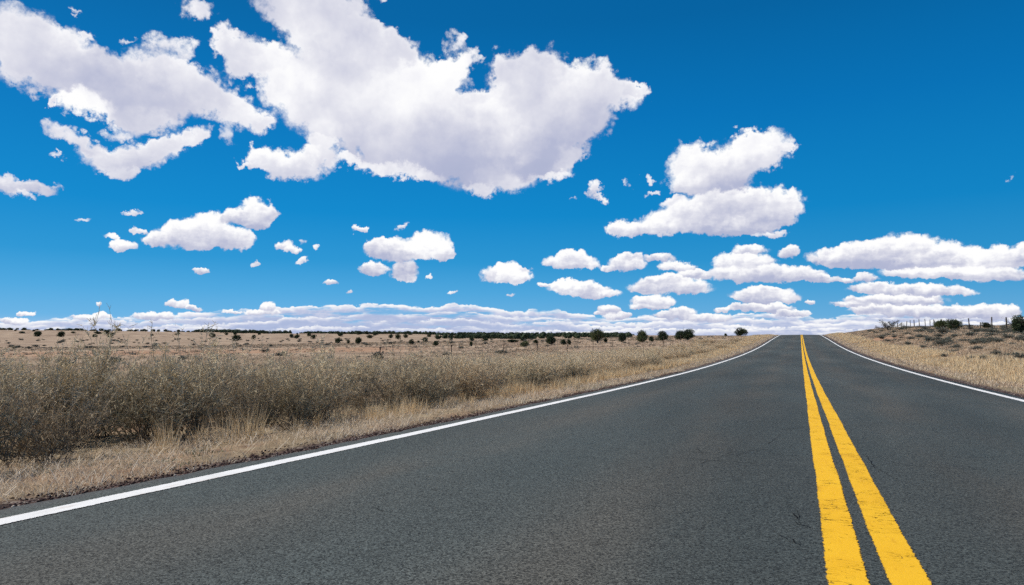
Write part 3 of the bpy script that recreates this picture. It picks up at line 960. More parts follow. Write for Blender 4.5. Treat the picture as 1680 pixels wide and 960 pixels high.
M_STRAW = plant_mat('dry_straw_grass', [(0.0, (0.15, 0.11, 0.075)), (0.25, (0.38, 0.285, 0.19)), (0.55, (0.60, 0.46, 0.31)), (0.8, (0.74, 0.60, 0.43)), (1.0, (0.85, 0.75, 0.60))])
M_GOLD = plant_mat('golden_bunch_grass', [(0.0, (0.34, 0.225, 0.115)), (0.35, (0.62, 0.45, 0.25)), (0.7, (0.78, 0.60, 0.36)), (1.0, (0.88, 0.74, 0.52))])
M_PALE = plant_mat('pale_pasture_grass', [(0.0, (0.24, 0.175, 0.115)), (0.4, (0.50, 0.37, 0.245)), (0.75, (0.66, 0.51, 0.355)), (1.0, (0.75, 0.62, 0.46))])
M_GREENBIT = plant_mat('small_grey_green_weeds', [(0.0, (0.06, 0.08, 0.045)), (0.5, (0.13, 0.16, 0.085)), (1.0, (0.25, 0.27, 0.16))])
M_TWIG = plant_mat('brush_twigs', [(0.0, (0.085, 0.068, 0.052)), (0.45, (0.26, 0.205, 0.145)), (0.75, (0.46, 0.365, 0.25)), (1.0, (0.62, 0.52, 0.37))], 0.85, 0.08)
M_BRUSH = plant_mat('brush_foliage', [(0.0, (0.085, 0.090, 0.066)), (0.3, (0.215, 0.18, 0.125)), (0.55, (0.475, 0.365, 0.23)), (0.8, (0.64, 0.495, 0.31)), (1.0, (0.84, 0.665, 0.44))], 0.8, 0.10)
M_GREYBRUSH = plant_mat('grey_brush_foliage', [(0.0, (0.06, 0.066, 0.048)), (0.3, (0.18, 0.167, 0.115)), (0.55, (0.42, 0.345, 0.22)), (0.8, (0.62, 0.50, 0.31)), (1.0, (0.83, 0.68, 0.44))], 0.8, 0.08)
M_BARK = plant_mat('weathered_bark', [(0.0, (0.07, 0.055, 0.045)), (0.5, (0.14, 0.115, 0.095)), (1.0, (0.25, 0.22, 0.19))], 0.9, 0.0)
M_JUN = plant_mat('juniper_green', [(0.0, (0.022, 0.036, 0.019)), (0.5, (0.05, 0.072, 0.036)), (1.0, (0.115, 0.135, 0.068))], 0.75, 0.08)
M_OLIVE = plant_mat('olive_green_spray', [(0.0, (0.045, 0.060, 0.028)), (0.5, (0.11, 0.13, 0.060)), (1.0, (0.22, 0.23, 0.11))], 0.8, 0.2)
M_SAGE = plant_mat('grey_sage_leaves', [(0.0, (0.060, 0.066, 0.058)), (0.5, (0.15, 0.155, 0.125)), (1.0, (0.30, 0.29, 0.225))], 0.85, 0.1)
M_DEAD = plant_mat('grey_dead_twigs', [(0.0, (0.055, 0.050, 0.045)), (0.5, (0.13, 0.12, 0.105)), (1.0, (0.27, 0.245, 0.215))], 0.9, 0.0)


# ------------------------------------------------------------------ blades and twigs
def blades(B, phi, lean, L, wid, tone, wphi=None, droop=1.0):
    """curved tapering blades: B base points (n,3)"""
    n = len(B)
    h = np.stack([np.cos(phi), np.sin(phi), np.zeros(n)], 1)
    z = np.array([0, 0, 1.0])
    l1 = lean * 0.6; l2 = np.minimum(lean * 1.25 * droop, 1.75)
    mid = B + L[:, None] * .52 * (np.sin(l1)[:, None] * h + np.cos(l1)[:, None] * z)
    tip = mid + L[:, None] * .48 * (np.sin(l2)[:, None] * h + np.cos(l2)[:, None] * z)
    if wphi is None:
        wphi = phi + np.pi / 2
    w = np.stack([np.cos(wphi), np.sin(wphi), np.zeros(n)], 1) * (wid / 2)[:, None]
    V = np.stack([B - w, B + w, mid - w * .8, mid + w * .8, tip], 1).reshape(-1, 3)
    i = np.arange(n) * 5
    Q = np.stack([i, i + 1, i + 3, i + 2], 1); T = np.stack([i + 2, i + 3, i + 4], 1)
    t = np.repeat(tone, 5)
    return V, Q, T, t


def blade_object(name, parts, mats, mat_ids):
    V = []; Q = []; T = []; t = []; mq = []; mt = []; o = 0
    for (v, q, tr, tt), mid in zip(parts, mat_ids):
        V.append(v); Q.append(q + o); T.append(tr + o); t.append(tt); o += len(v)
        mq.append(np.full(len(q), mid)); mt.append(np.full(len(tr), mid))
    me = mesh_np(name, np.concatenate(V), [np.concatenate(Q), np.concatenate(T)])
    add_attr(me, 'tone', np.concatenate(t))
    if len(mats) > 1:
        me.polygons.foreach_set('material_index', np.concatenate(mq + mt).astype(np.int32))
    return link_mesh(name, me, mats=mats)


def in_view(x, y, lo=-66, hi=19, back=1.5):
    b = np.degrees(np.arctan2(x, y + back))
    return (b > lo) & (b < hi)


def scatter(n, x0, x1, y0, y1, seed, ypow=1.0):
    r = np.random.default_rng(seed)
    x = r.uniform(x0, x1, n)
    y = y0 + (y1 - y0) * r.uniform(0, 1, n) ** ypow
    k = in_view(x, y)
    return x[k], y[k], r


def patchy(x, y, s, seed):
    a, b, c = np.random.default_rng(seed).uniform(0, 6, 3)
    return 0.5 + 0.25 * (np.sin(x * s + a + 1.7 * np.sin(y * s * .6 + b)) + np.sin(y * s * .83 + c + 1.3 * np.sin(x * s * 1.1)))


def tufts(x, y, k, spread, L, lean, wid, r, tone_mu, tone_sd=.18):
    """k blades round each centre"""
    n = len(x)
    cx = np.repeat(x, k); cy = np.repeat(y, k)
    Lc = np.repeat(np.broadcast_to(L, (n,)), k); sp = np.repeat(np.broadcast_to(spread, (n,)), k)
    ang = r.uniform(0, 2 * np.pi, n * k)
    rr = np.sqrt(r.uniform(0, 1, n * k)) * sp
    bx = cx + rr * np.cos(ang); by = cy + rr * np.sin(ang)
    B = np.stack([bx, by, terrain(bx, by) - .012], 1)
    phi = ang + r.normal(0, .8, n * k)
    ln = np.abs(r.normal(0, 1, n * k)) * lean * .6 + lean * .35 * rr / (sp + 1e-6)
    LL = Lc * r.uniform(.45, 1.1, n * k)
    tn = np.clip(np.repeat(r.normal(tone_mu, tone_sd * .6, n), k) + r.normal(0, tone_sd, n * k), 0, 1)
    D = np.hypot(bx, by)
    ww = np.maximum(np.broadcast_to(wid, (n * k,)) * r.uniform(.6, 1.3, n * k), D * 0.00050 * r.uniform(.6, 1.5, n * k))
    return blades(B, phi, ln, LL, ww, tn, r.uniform(0, np.pi, n * k))


# short trampled straw on the left verge, close to the lens
P_ = []; I_ = []
x, y, r = scatter(30000, -6.9, -3.95, 0.5, 26, 11, 1.5)
e = -x - 4.02 + 0.16 * np.sin(y * 2.3) + .1 * np.sin(y * 5.1)
k = (r.uniform(0, 1, len(x)) < smoothstep(-.05, .45, e)) & (patchy(x, y, 2.2, 1) > .40)
x, y = x[k], y[k]
P_.append(tufts(x, y, 7, .07, r.uniform(.04, .10, len(x)), 1.45, .0035, r, .74, .24)); I_.append(0)
x, y, r = scatter(1500, -6.6, -4.15, 1.0, 26, 12, 1.4)
k = patchy(x, y, 1.9, 7) > .45
x, y = x[k], y[k]
P_.append(tufts(x, y, 16, .05, r.uniform(.07, .18, len(x)), 1.0, .0035, r, .66, .2)); I_.append(0)
# straw lying flat
x, y, r = scatter(9000, -6.6, -3.95, 1.0, 20, 13, 1.4)
B = np.stack([x, y, terrain(x, y) + .012 + r.uniform(0, .02, len(x))], 1)
P_.append(blades(B, r.uniform(0, 6.3, len(x)), r.uniform(1.25, 1.5, len(x)), r.uniform(.08, .28, len(x)), r.uniform(.002, .0045, len(x)), np.clip(r.normal(.7, .2, len(x)), 0, 1), r.uniform(0, 3.1, len(x)))); I_.append(0)
# grey-green weeds low in the mat
x, y, r = scatter(2600, -6.3, -4.15, 1.0, 24, 14, 1.3)
k = patchy(x, y, 1.4, 9) > .58
x, y = x[k], y[k]
P_.append(tufts(x, y, 9, .05, r.uniform(.03, .08, len(x)), .9, .007, r, .5, .2)); I_.append(1)
# taller tussocks in front of the brush
x, y, r = scatter(260, -5.75, -5.0, 1.5, 26, 15, 1.0)
k = patchy(x, y, 1.3, 3) > .52
x, y = x[k], y[k]
P_.append(tufts(x, y, 34, .09, r.uniform(.16, .38, len(x)), .5, .0032, r, .66, .18)); I_.append(2)
# a few tall golden tufts against the brush
x, y, r = scatter(46, -5.9, -5.2, 3.0, 32, 16, 1.0)
P_.append(tufts(x, y, 60, .10, r.uniform(.24, .50, len(x)), .40, .0034, r, .70, .15)); I_.append(2)
x, y, r = scatter(900, -6.4, -4.9, 12.0, 34, 17, 1.0)
k = patchy(x, y, .8, 4) > .42
x, y = x[k], y[k]
P_.append(tufts(x, y, 26, .09, r.uniform(.2, .42, len(x)), .42, .0034, r, .60, .16)); I_.append(2)
stuff(blade_object('verge_grass', P_, (M_STRAW, M_GREENBIT, M_GOLD), I_), 'short trampled straw coloured grass on the left verge beside the tarmac', 'grass')

# golden bunch grass along both sides farther up the road
P_ = []; I_ = []
for (x0, x1, y0, y1, n, sd_, ll) in ((-7.2, -4.35, 15, 60, 9000, 21, .34), (-8.5, -4.4, 50, 165, 9000, 22, .42), (4.75, 7.6, 5, 60, 8000, 23, .36), (4.6, 7.2, 50, 165, 6500, 24, .40)):
    x, y, r = scatter(n, x0, x1, y0, y1, sd_)
    fade = smoothstep(15, 32, y) if sd_ == 21 else 1.0
    e = np.abs(x) - 4.4 + .35 * np.sin(y * .9) + .2 * np.sin(y * 2.3)
    k = (patchy(x, y, .7, sd_) > .30) & (r.uniform(0, 1, len(x)) < smoothstep(0.1, 1.3, e) * fade)
    x, y = x[k], y[k]
    big = smoothstep(4.6, 6.0, np.abs(x))
    P_.append(tufts(x, y, 13, .09, r.uniform(.45, 1.0, len(x)) * ll * (.35 + .65 * big), .42, .004, r, .70, .16)); I_.append(0)
for (x0, x1, y0, y1, n, sd_) in ((-5.6, -3.95, 18, 150, 14000, 31), (3.9, 6.0, 6, 150, 17000, 32)):
    x, y, r = scatter(n, x0, x1, y0, y1, sd_, 1.5)
    k = r.uniform(0, 1, len(x)) < smoothstep(-.02, .5, np.abs(x) - 4.0 + .12 * np.sin(y * 1.3))
    x, y = x[k], y[k]
    P_.append(tufts(x, y, 7, .09, r.uniform(.05, .14, len(x)), .95, .004, r, .62, .18)); I_.append(1)
stuff(blade_object('roadside_grass', P_, (M_GOLD, M_STRAW), I_), 'golden dry grass lining both edges of the road up to the crest', 'grass')

# pasture on the left, slope on the right
P_ = []; I_ = []
for (x0, x1, y0, y1, n, sd_, ll, yp) in ((-26, -7, 0, 70, 12000, 41, .20, 1.2), (-110, -8, 20, 190, 26000, 42, .26, 1.2), (7, 14, 8, 150, 24000, 43, .19, 1.2), (12, 44, 26, 160, 26000, 44, .24, 1.2)):
    x, y, r = scatter(n, x0, x1, y0, y1, sd_, yp)
    k = (patchy(x, y, .33, sd_) > .26) & (patchy(x, y, 1.7, sd_ + 5) > .30)
    D = np.hypot(x, y)
    k &= ~((D > 60) & (D < 100) & (np.arctan2(x, y) < -.55) & (r.uniform(0, 1, len(x)) < .93))
    x, y = x[k], y[k]
    P_.append(tufts(x, y, 9, .13, r.uniform(.4, 1.0, len(x)) * ll, .62, .006, r, .50, .2)); I_.append(0)
for (x0, x1, y0, y1, n, sd_) in ((7.0, 40, 12, 150, 9000, 46), (-110, -9, 30, 230, 6500, 47)):
    x, y, r = scatter(n, x0, x1, y0, y1, sd_, 1.1)
    k = (patchy(x, y, .5, sd_) > .42) & (patchy(x, y, 2.1, sd_ + 3) > .45)
    x, y = x[k], y[k]
    P_.append(tufts(x, y, 22, .20, r.uniform(.08, .24, len(x)), .95, .010, r, .36, .2)); I_.append(1)
stuff(blade_object('pasture_grass', P_, (M_PALE, M_SAGE), I_), 'pale dry tussocks over the pasture and the right hand slope', 'grass')

# cinders and pebbles on the shoulders
r = np.random.default_rng(61)
n = 15000
sd2 = r.uniform(0, 1, n) < .72
y = np.where(sd2, 1 + 24 * r.uniform(0, 1, n) ** 1.6, 6 + 34 * r.uniform(0, 1, n) ** 1.4)
x = np.where(sd2, -3.84 - np.abs(r.normal(0, .22, n)), 3.72 + np.abs(r.normal(0, .2, n)))
s = np.minimum(r.gamma(2.0, .0028, n), .012) + .0025
oct_ = np.array([(1, 0, 0), (-1, 0, 0), (0, 1, 0), (0, -1, 0), (0, 0, 1), (0, 0, -1)], float)
of = np.array([(0, 2, 4), (2, 1, 4), (1, 3, 4), (3, 0, 4), (2, 0, 5), (1, 2, 5), (3, 1, 5), (0, 3, 5)])
Vp = oct_[None] * s[:, None, None] * r.uniform(.55, 1.2, (n, 6, 3))
aa = r.uniform(0, 6.3, n); ca, sa = np.cos(aa), np.sin(aa)
Vx = Vp[..., 0] * ca[:, None] - Vp[..., 1] * sa[:, None]; Vy = Vp[..., 0] * sa[:, None] + Vp[..., 1] * ca[:, None]
Vp = np.stack([Vx + x[:, None], Vy + y[:, None], Vp[..., 2] * .7 + (terrain(x, y) + s * .25)[:, None]], 2).reshape(-1, 3)
Fp = (of[None] + (np.arange(n) * 6)[:, None, None]).reshape(-1, 3)
me = mesh_np('gravel', Vp, [Fp])
add_attr(me, 'tone', np.repeat(np.clip(r.gamma(1.3, .22, n), 0, 1), 6))
M_PEB = plant_mat('shoulder_cinders', [(0.0, (0.035, 0.022, 0.020)), (0.4, (0.10, 0.055, 0.045)), (0.75, (0.18, 0.13, 0.11)), (1.0, (0.45, 0.40, 0.34))], .9, 0.0)
stuff(link_mesh('gravel', me, mats=(M_PEB,)), 'dark reddish cinders and pebbles along the tarmac edge', 'gravel')


# ------------------------------------------------------------------ brush
def strips(A, Bp, w0, w1, r, tone):
    """flat tapered strips from A to B with random twist"""
    n = len(A)
    d = Bp - A
    q = r.normal(0, 1, (n, 3))
    w = np.cross(d, q); w /= np.linalg.norm(w, axis=1)[:, None] + 1e-9
    V = np.stack([A - w * w0[:, None] / 2, A + w * w0[:, None] / 2, Bp + w * w1[:, None] / 2, Bp - w * w1[:, None] / 2], 1).reshape(-1, 3)
    i = np.arange(n) * 4
    return V, np.stack([i, i + 1, i + 2, i + 3], 1), np.repeat(tone, 4)


def unit(v):
    return v / (np.linalg.norm(v, axis=-1, keepdims=True) + 1e-9)


def bush_geometry(seed, rad, h, ns=46, nt=15, nl=7, tone0=.25, tone1=.85, wisps=4, leaf=.028, lw=.0065, twig=.16, floor=.0):
    r = np.random.default_rng(seed)
    SV = []; SQ = []; ST = []; LV = []; LQ = []; LT = []
    so = lo = 0
    def put(kind, A, Bp, w0, w1, tone):
        nonlocal so, lo
        V, Q, t = strips(A, Bp, w0, w1, r, tone)
        if kind == 's':
            SV.append(V); SQ.append(Q + so); ST.append(t); so += len(V)
        else:
            LV.append(V); LQ.append(Q + lo); LT.append(t); lo += len(V)
    # stems rising and spreading, each a chain of four pieces
    n = ns + wisps
    phi = r.uniform(0, 2 * np.pi, n)
    tilt = np.arccos(r.uniform(.12, 1, n)) * .95
    tilt[ns:] = r.uniform(.1, .75, wisps)
    reach = 1 / np.sqrt((np.sin(tilt) / rad) ** 2 + (np.cos(tilt) / h) ** 2) * r.uniform(.72, 1.06, n)
    reach[ns:] *= r.uniform(1.02, 1.22, wisps)
    p = np.stack([r.normal(0, rad * .12, n), r.normal(0, rad * .12, n), np.zeros(n)], 1)
    d = np.stack([np.sin(tilt) * np.cos(phi), np.sin(tilt) * np.sin(phi), np.cos(tilt)], 1)
    d0 = unit(d * .6 + np.array([0, 0, .45]))
    nodes = [p]
    K = 5
    for j in range(K):
        f = (j + 1) / K
        dd = unit(d0 * (1 - f) + d * f + r.normal(0, .16, (n, 3)))
        q = nodes[-1] + dd * (reach / K)[:, None]
        q[:, 2] = np.maximum(q[:, 2], .02)
        w0 = .0085 * (1 - j / K) + .0025
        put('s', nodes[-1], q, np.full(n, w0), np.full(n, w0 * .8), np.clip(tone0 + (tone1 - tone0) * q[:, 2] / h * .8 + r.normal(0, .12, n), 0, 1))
        nodes.append(q)
    N = np.stack(nodes, 0)
    # twigs
    m = n * nt
    si = np.repeat(np.arange(n), nt)
    t = r.uniform(.22, 1.0, m) ** .8 * K
    j = np.minimum(t.astype(int), K - 1); fr = (t - j)[:, None]
    A = N[j, si] * (1 - fr) + N[j + 1, si] * fr
    out = unit(N[j + 1, si] - N[j, si])
    dd = unit(out * .8 + r.normal(0, .75, (m, 3)) + np.array([0, 0, .28]))
    L = twig * r.uniform(.4, 1.15, m)
    Bp = A + dd * L[:, None]
    Bp[:, 2] = np.maximum(Bp[:, 2], .01)
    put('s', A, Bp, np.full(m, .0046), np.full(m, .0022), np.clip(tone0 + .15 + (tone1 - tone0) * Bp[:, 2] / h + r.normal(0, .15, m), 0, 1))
    # leaves and seed heads
    if nl:
        k = m * nl
        ti = np.repeat(np.arange(m), nl)
        f = r.uniform(.1, 1.05, k)[:, None]
        C_ = A[ti] * (1 - f) + Bp[ti] * f
        dl = unit(dd[ti] * .6 + r.normal(0, .75, (k, 3)) + np.array([0, 0, .15]))
        ll = leaf * r.uniform(.5, 1.3, k)
        E = C_ + dl * ll[:, None]
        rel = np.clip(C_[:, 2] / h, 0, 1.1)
        tn = tone0 + (tone1 - tone0) * rel ** 1.1 + r.normal(0, .14, k)  # grey-green base to dry tan tips; base darkened further as painted shade
        put('l', C_, E, lw * r.uniform(.6, 1.3, k), lw * .35 * np.ones(k), np.clip(tn, 0, 1))
    def mk(nm, V, Q, T):
        me = mesh_np(nm, np.concatenate(V), [np.concatenate(Q)])
        add_attr(me, 'tone', np.concatenate(T))
        return me
    return mk('branches', SV, SQ, ST), (mk('foliage', LV, LQ, LT) if nl else None)


def empty(name, x, y, z, rz=0.0, sc=(1, 1, 1)):
    o = bpy.data.objects.new(name, None)
    COL.objects.link(o)
    o.empty_display_size = 0.3
    o.location = (x, y, z)
    o.rotation_euler = (0, 0, rz)
    o.scale = sc
    return o


def plant(name, parts, x, y, z, rz, sc, label, cat, group=None):
    """parts: [(part name, mesh)] whose meshes already carry their material"""
    o = empty(name, x, y, z, rz, sc)
    for nm, me in parts:
        if me is None:
            continue
        c = bpy.data.objects.new(nm, me)
        COL.objects.link(c)
        c.parent = o
    return thing(o, label, cat, group)


def bush_kind(seeds, mats, **kw):
    res = []
    for s_ in seeds:
        a_, b_ = bush_geometry(s_, **kw)
        a_.materials.append(mats[0])
        if b_:
            b_.materials.append(mats[1])
        res.append([('branches', a_), ('foliage', b_)])
    return res


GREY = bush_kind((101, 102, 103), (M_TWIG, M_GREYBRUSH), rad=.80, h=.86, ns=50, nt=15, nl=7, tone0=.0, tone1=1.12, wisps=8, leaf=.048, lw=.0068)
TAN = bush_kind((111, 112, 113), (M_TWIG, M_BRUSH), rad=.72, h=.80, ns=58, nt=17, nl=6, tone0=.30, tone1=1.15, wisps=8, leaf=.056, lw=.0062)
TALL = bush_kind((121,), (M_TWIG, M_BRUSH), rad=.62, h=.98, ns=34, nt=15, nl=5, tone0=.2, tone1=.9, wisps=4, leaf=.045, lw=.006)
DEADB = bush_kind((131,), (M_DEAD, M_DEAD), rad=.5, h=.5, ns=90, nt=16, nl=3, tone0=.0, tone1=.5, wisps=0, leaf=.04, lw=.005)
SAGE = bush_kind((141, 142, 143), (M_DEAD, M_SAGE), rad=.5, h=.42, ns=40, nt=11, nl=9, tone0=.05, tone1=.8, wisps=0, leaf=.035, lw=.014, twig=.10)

rb = random.Random(77)
BUSH = []
def row(x0, x1, y0, y1, stepx, stepy, keep=1.0):
    y_ = y0
    while y_ < y1:
        x_ = x0
        while x_ > x1:
            jx, jy = x_ + rb.uniform(-.35, .35) * stepx, y_ + rb.uniform(-.4, .4) * stepy
            if rb.random() < keep:
                BUSH.append((jx, jy))
            x_ -= stepx
        y_ += stepy
row(-6.0, -8.6, 0.2, 31, .98, .98)
row(-8.9, -13.2, 0.0, 44, 1.35, 1.45, .92)
row(-6.9, -13.0, 31.6, 56, 1.45, 1.6, .86)
row(-7.4, -12.6, 57, 98, 2.0, 2.3, .62)
for (x_, y_) in BUSH:
    if not (-66 < math.degrees(math.atan2(x_, y_ + 2.2)) < 16):
        continue
    D_ = math.hypot(x_, y_)
    ptan = min(.95, max(.12, (y_ - 7) / 16.0)) if x_ > -9 else min(.95, max(.35, (y_ - 2) / 16))
    q = rb.random()
    if q < (.24 if y_ < 16 else .06) and D_ < 30:
        k_ = TALL; lab = 'tall thin dry bush sticking out above the roadside thicket'; grp = 'tall thin bushes in the thicket'
    elif rb.random() < ptan:
        k_ = TAN; lab = 'tan dry bush in the thicket beside the left verge'; grp = 'tan bushes of the roadside thicket'
    else:
        k_ = GREY; lab = 'grey green bush in the dense thicket beside the left verge'; grp = 'grey green bushes of the roadside thicket'
    s_ = rb.uniform(.82, 1.12)
    hs = s_ * rb.uniform(.85, 1.12) * (1.30 if y_ < 8 else 1.16 if y_ < 14 else 1.0)
    if x_ < -8.6:
        hs *= .92
    if y_ > 30:
        hs *= .88
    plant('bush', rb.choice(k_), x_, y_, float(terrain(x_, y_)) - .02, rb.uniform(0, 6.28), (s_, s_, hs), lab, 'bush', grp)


# ------------------------------------------------------------------ trees
def tube_chain(P, Rr, sides=5):
    """tube through points P with radii Rr"""
    P = np.array(P, float); V = []; F = []
    for i in range(len(P)):
        d = unit(P[min(i + 1, len(P) - 1)] - P[max(i - 1, 0)])
        a = unit(np.cross(d, [0.31, 0.2, 0.93] if abs(d[2]) < .9 else [1, 0.1, 0])); b = np.cross(d, a)
        for k in range(sides):
            t = 2 * math.pi * k / sides
            V.append(P[i] + Rr[i] * (math.cos(t) * a + math.sin(t) * b))
    for i in range(len(P) - 1):
        for k in range(sides):
            k2 = (k + 1) % sides
            F.append((i * sides + k, i * sides + k2, (i + 1) * sides + k2, (i + 1) * sides + k))
    return V, F


def limbs(seed, n, height, spread, r0, sides=5, sub=3):
    r = random.Random(seed)
    V = []; F = []; tips = []
    def add(P, Rr):
        v, f = tube_chain(P, Rr, sides)
        o = len(V); V.extend(v); F.extend([tuple(i + o for i in q) for q in f])
    add([(0, 0, -.05), (r.uniform(-.03, .03), r.uniform(-.03, .03), height * .2), (r.uniform(-.06, .06) * height, 0, height * .42)], [r0, r0 * .8, r0 * .55])
    for i in range(n):
        a = 6.283 * i / n + r.uniform(-.4, .4)
        z0 = height * r.uniform(.06, .32)
        p = np.array([0, 0, z0]); P = [p]; Rr = [r0 * .5]
        d = unit(np.array([math.cos(a) * spread, math.sin(a) * spread, r.uniform(.35, 1.0) * height * .7]))
        L = height * r.uniform(.55, .85)
        for j in range(4):
            d = unit(d + np.array([r.uniform(-.3, .3), r.uniform(-.3, .3), r.uniform(-.12, .3)]))
            p = p + d * L / 4
            P.append(p); Rr.append(r0 * .5 * (1 - (j + 1) / 4.6))
            for s_ in range(sub):
                dd = unit(d + np.array([r.uniform(-.9, .9), r.uniform(-.9, .9), r.uniform(-.4, .7)]))
                q = p + dd * L * r.uniform(.14, .34); mid = p + dd * L * .1 + np.array([0, 0, r.uniform(-.02, .03)])
                add([p, mid, q], [Rr[-1] * .5, Rr[-1] * .35, .003]); tips.append(q)
        add(P, Rr); tips.append(p)
    me = mesh_np('trunk', np.array(V), [np.array(F)], smooth=True)
    add_attr(me, 'tone', np.random.default_rng(seed).uniform(.2, .8, len(V)))
    me.materials.append(M_BARK)
    return me, tips


def crown(seed, w, h, nf, leaf, mat, lobes=8, z0=.02, flat=.5, spiky=0.0):
    """foliage clumps through the volume of several lobes; unit tree about w wide and h high"""
    r = np.random.default_rng(seed)
    c = []; rad = []
    for i in range(lobes):
        a = r.uniform(0, 6.28); f = r.uniform(0, 1) ** .6
        z = h * r.uniform(.20, .74)
        env = math.sqrt(max(.05, 1 - ((z - h * .42) / (h * .62)) ** 2))
        c.append((math.cos(a) * w * .27 * f * env, math.sin(a) * w * .27 * f * env, z)); rad.append(w * r.uniform(.20, .31))
    c.append((0, 0, h * .45)); rad.append(w * .29)
    c.append((w * .04, 0, h * .70)); rad.append(w * .24)
    c = np.array(c); rad = np.array(rad)
    k = r.integers(0, len(c), nf)
    d = unit(r.normal(0, 1, (nf, 3)))
    f = r.uniform(.35, 1.0, nf) ** .45
    lump = 1 + .16 * np.sin(d[:, 0] * 7 + k) * np.sin(d[:, 1] * 6 + k * 2) + .10 * r.normal(0, 1, nf)
    P = c[k] + d * (rad[k] * f * lump)[:, None] * np.array([1, 1, .92 * h / w if h < w else 1.0])
    # holes: drop clumps in a few pockets
    hole = c[r.integers(0, len(c), 4)] + unit(r.normal(0, 1, (4, 3))) * (w * .27)
    keep = np.ones(nf, bool)
    for q in hole:
        keep &= np.linalg.norm(P - q, axis=1) > w * .085
    keep &= P[:, 2] > h * z0
    P = P[keep]; d = d[keep]; n = len(P)
    s = leaf * r.uniform(.5, 1.4, n)
    dirv = unit(d + r.normal(0, .6, (n, 3)) + np.array([0, 0, .45 + spiky]))
    side = unit(np.cross(dirv, r.normal(0, 1, (n, 3))))
    ln = s * (1.2 + 1.8 * spiky); wd = s * (.55 - .25 * min(1, spiky))
    A = P - side * (wd / 2)[:, None]; B = P + side * (wd / 2)[:, None]
    T = P + dirv * ln[:, None] + side * (wd * .3)[:, None]; U = P + dirv * ln[:, None] * .8 - side * (wd * .35)[:, None]
    V = np.stack([A, B, T, U], 1).reshape(-1, 3)
    i = np.arange(n) * 4
    me = mesh_np('crown', V, [np.stack([i, i + 1, i + 2, i + 3], 1)])
    pn = .5 + .22 * np.sin(P[:, 0] / w * 11 + seed) * np.sin(P[:, 1] / w * 9) + r.normal(0, .17, n)
    add_attr(me, 'tone', np.repeat(np.clip(pn, 0, 1), 4))
    me.materials.append(mat)
    return me


def tree_kind(seeds, w, h, nf, leaf, mat, nl=6, **kw):
    res = []
    for s_ in seeds:
        tr_, tips = limbs(s_, nl, h, w * .4, .06 * h)
        res.append([('trunk', tr_), ('crown', crown(s_, w, h, nf, leaf, mat, **kw))])
    return res


# unit trees: 1 m wide, 1 m high (scaled to the measured size of each one)
JUN = tree_kind((201, 202, 203, 204), 1.0, 1.0, 5200, .045, M_JUN)
JUNF = tree_kind((211, 212, 213), 1.0, 1.0, 700, .12, M_JUN, nl=3)
FEA = tree_kind((221, 222, 223), 1.0, 1.0, 2600, .075, M_OLIVE, spiky=1.0, lobes=12)
OLI = tree_kind((231,), 1.0, 1.0, 2000, .07, M_OLIVE)

PLANTS = """
j -274.9 260.7 3.40 2.16
j -174.3 175.8 3.27 1.84
j -211.2 222.3 2.04 1.79
j -255.0 296.2 2.32 1.99
j -243.6 287.2 3.20 1.92
j -206.3 254.4 2.52 1.96
j -309.0 376.5 2.91 2.08
j -108.5 143.6 1.71 1.24
j -98.1 133.5 0.86 0.86
j -89.5 125.6 1.61 1.47
j -298.4 396.7 3.86 2.57
j -220.0 319.1 4.06 1.69
j -189.7 293.2 2.45 1.84
j -150.9 238.6 2.23 1.98
j -53.8 88.9 0.82 0.92
j -90.7 156.7 1.44 1.28
j -45.4 81.2 0.99 0.66
j -84.1 142.0 0.58 0.58
j -136.5 245.9 2.49 1.49
j -117.4 221.8 1.11 1.78
j -37.9 76.9 0.53 0.61
j -100.6 204.3 1.82 1.21
j -93.8 200.7 1.77 0.99
j -42.3 100.3 2.03 0.48
o -29.8 74.6 1.22 0.64
j -34.0 89.2 0.68 0.59
j -29.1 82.1 1.47 1.08
j -27.5 81.9 0.77 0.69
j -26.7 81.8 0.61 0.69
j -45.2 111.9 0.86 0.54
f -25.8 91.6 1.85 1.60
j -25.0 92.9 0.76 0.68
j -22.6 92.4 1.34 1.25
f -20.0 93.5 1.51 1.42
j -19.4 96.7 0.77 0.77
j -18.5 100.2 1.95 1.42
j -17.2 107.9 1.89 1.42
j -16.0 108.0 2.45 1.60
j -12.1 158.0 2.81 1.88
j -13.6 141.4 0.72 0.60
s -13.9 106.3 1.01 0.37
j -412.1 252.8 3.15 1.05
j -405.6 278.3 2.58 1.11
j -377.9 329.0 3.21 1.20
j -369.2 303.4 2.26 1.13
j -372.5 235.9 3.23 1.29
j -388.6 291.5 2.99 1.12
j -396.7 287.5 4.48 1.49
s -24.2 36.0 1.13 0.64
s -75.3 82.8 0.85 0.47
s -34.6 67.6 0.94 0.27
s -107.8 111.6 1.29 0.52
d -7.9 22.4 0.63 0.53
d -7.4 26.6 0.63 0.49
j 18.3 103.2 2.12 1.33
f 17.1 105.0 1.69 1.05
j 22.0 104.3 1.33 0.78
s 24.0 105.3 0.86 0.39
j 16.8 69.0 1.52 1.58
s 13.4 81.6 1.50 0.81
s 10.4 69.8 0.86 0.43
s 10.6 66.3 0.81 0.41
s 8.2 64.8 0.70 0.35
s 6.9 35.1 0.58 0.32
s 7.1 34.3 0.41 0.36
s 12.9 55.5 0.91 0.41
s 8.9 49.9 0.68 0.30
s 8.4 38.2 0.62 0.28
s 8.1 33.2 0.59 0.34
s 8.9 91.1 1.15 0.43
s 13.7 113.7 1.77 0.44
s 12.2 49.8 0.66 0.44
s 13.4 69.4 0.94 0.37
s 13.9 64.3 0.77 0.29
s 11.4 65.9 0.70 0.30
s 11.1 80.0 0.74 0.31
s 8.1 56.5 0.61 0.26
s 7.0 42.3 0.45 0.23
"""


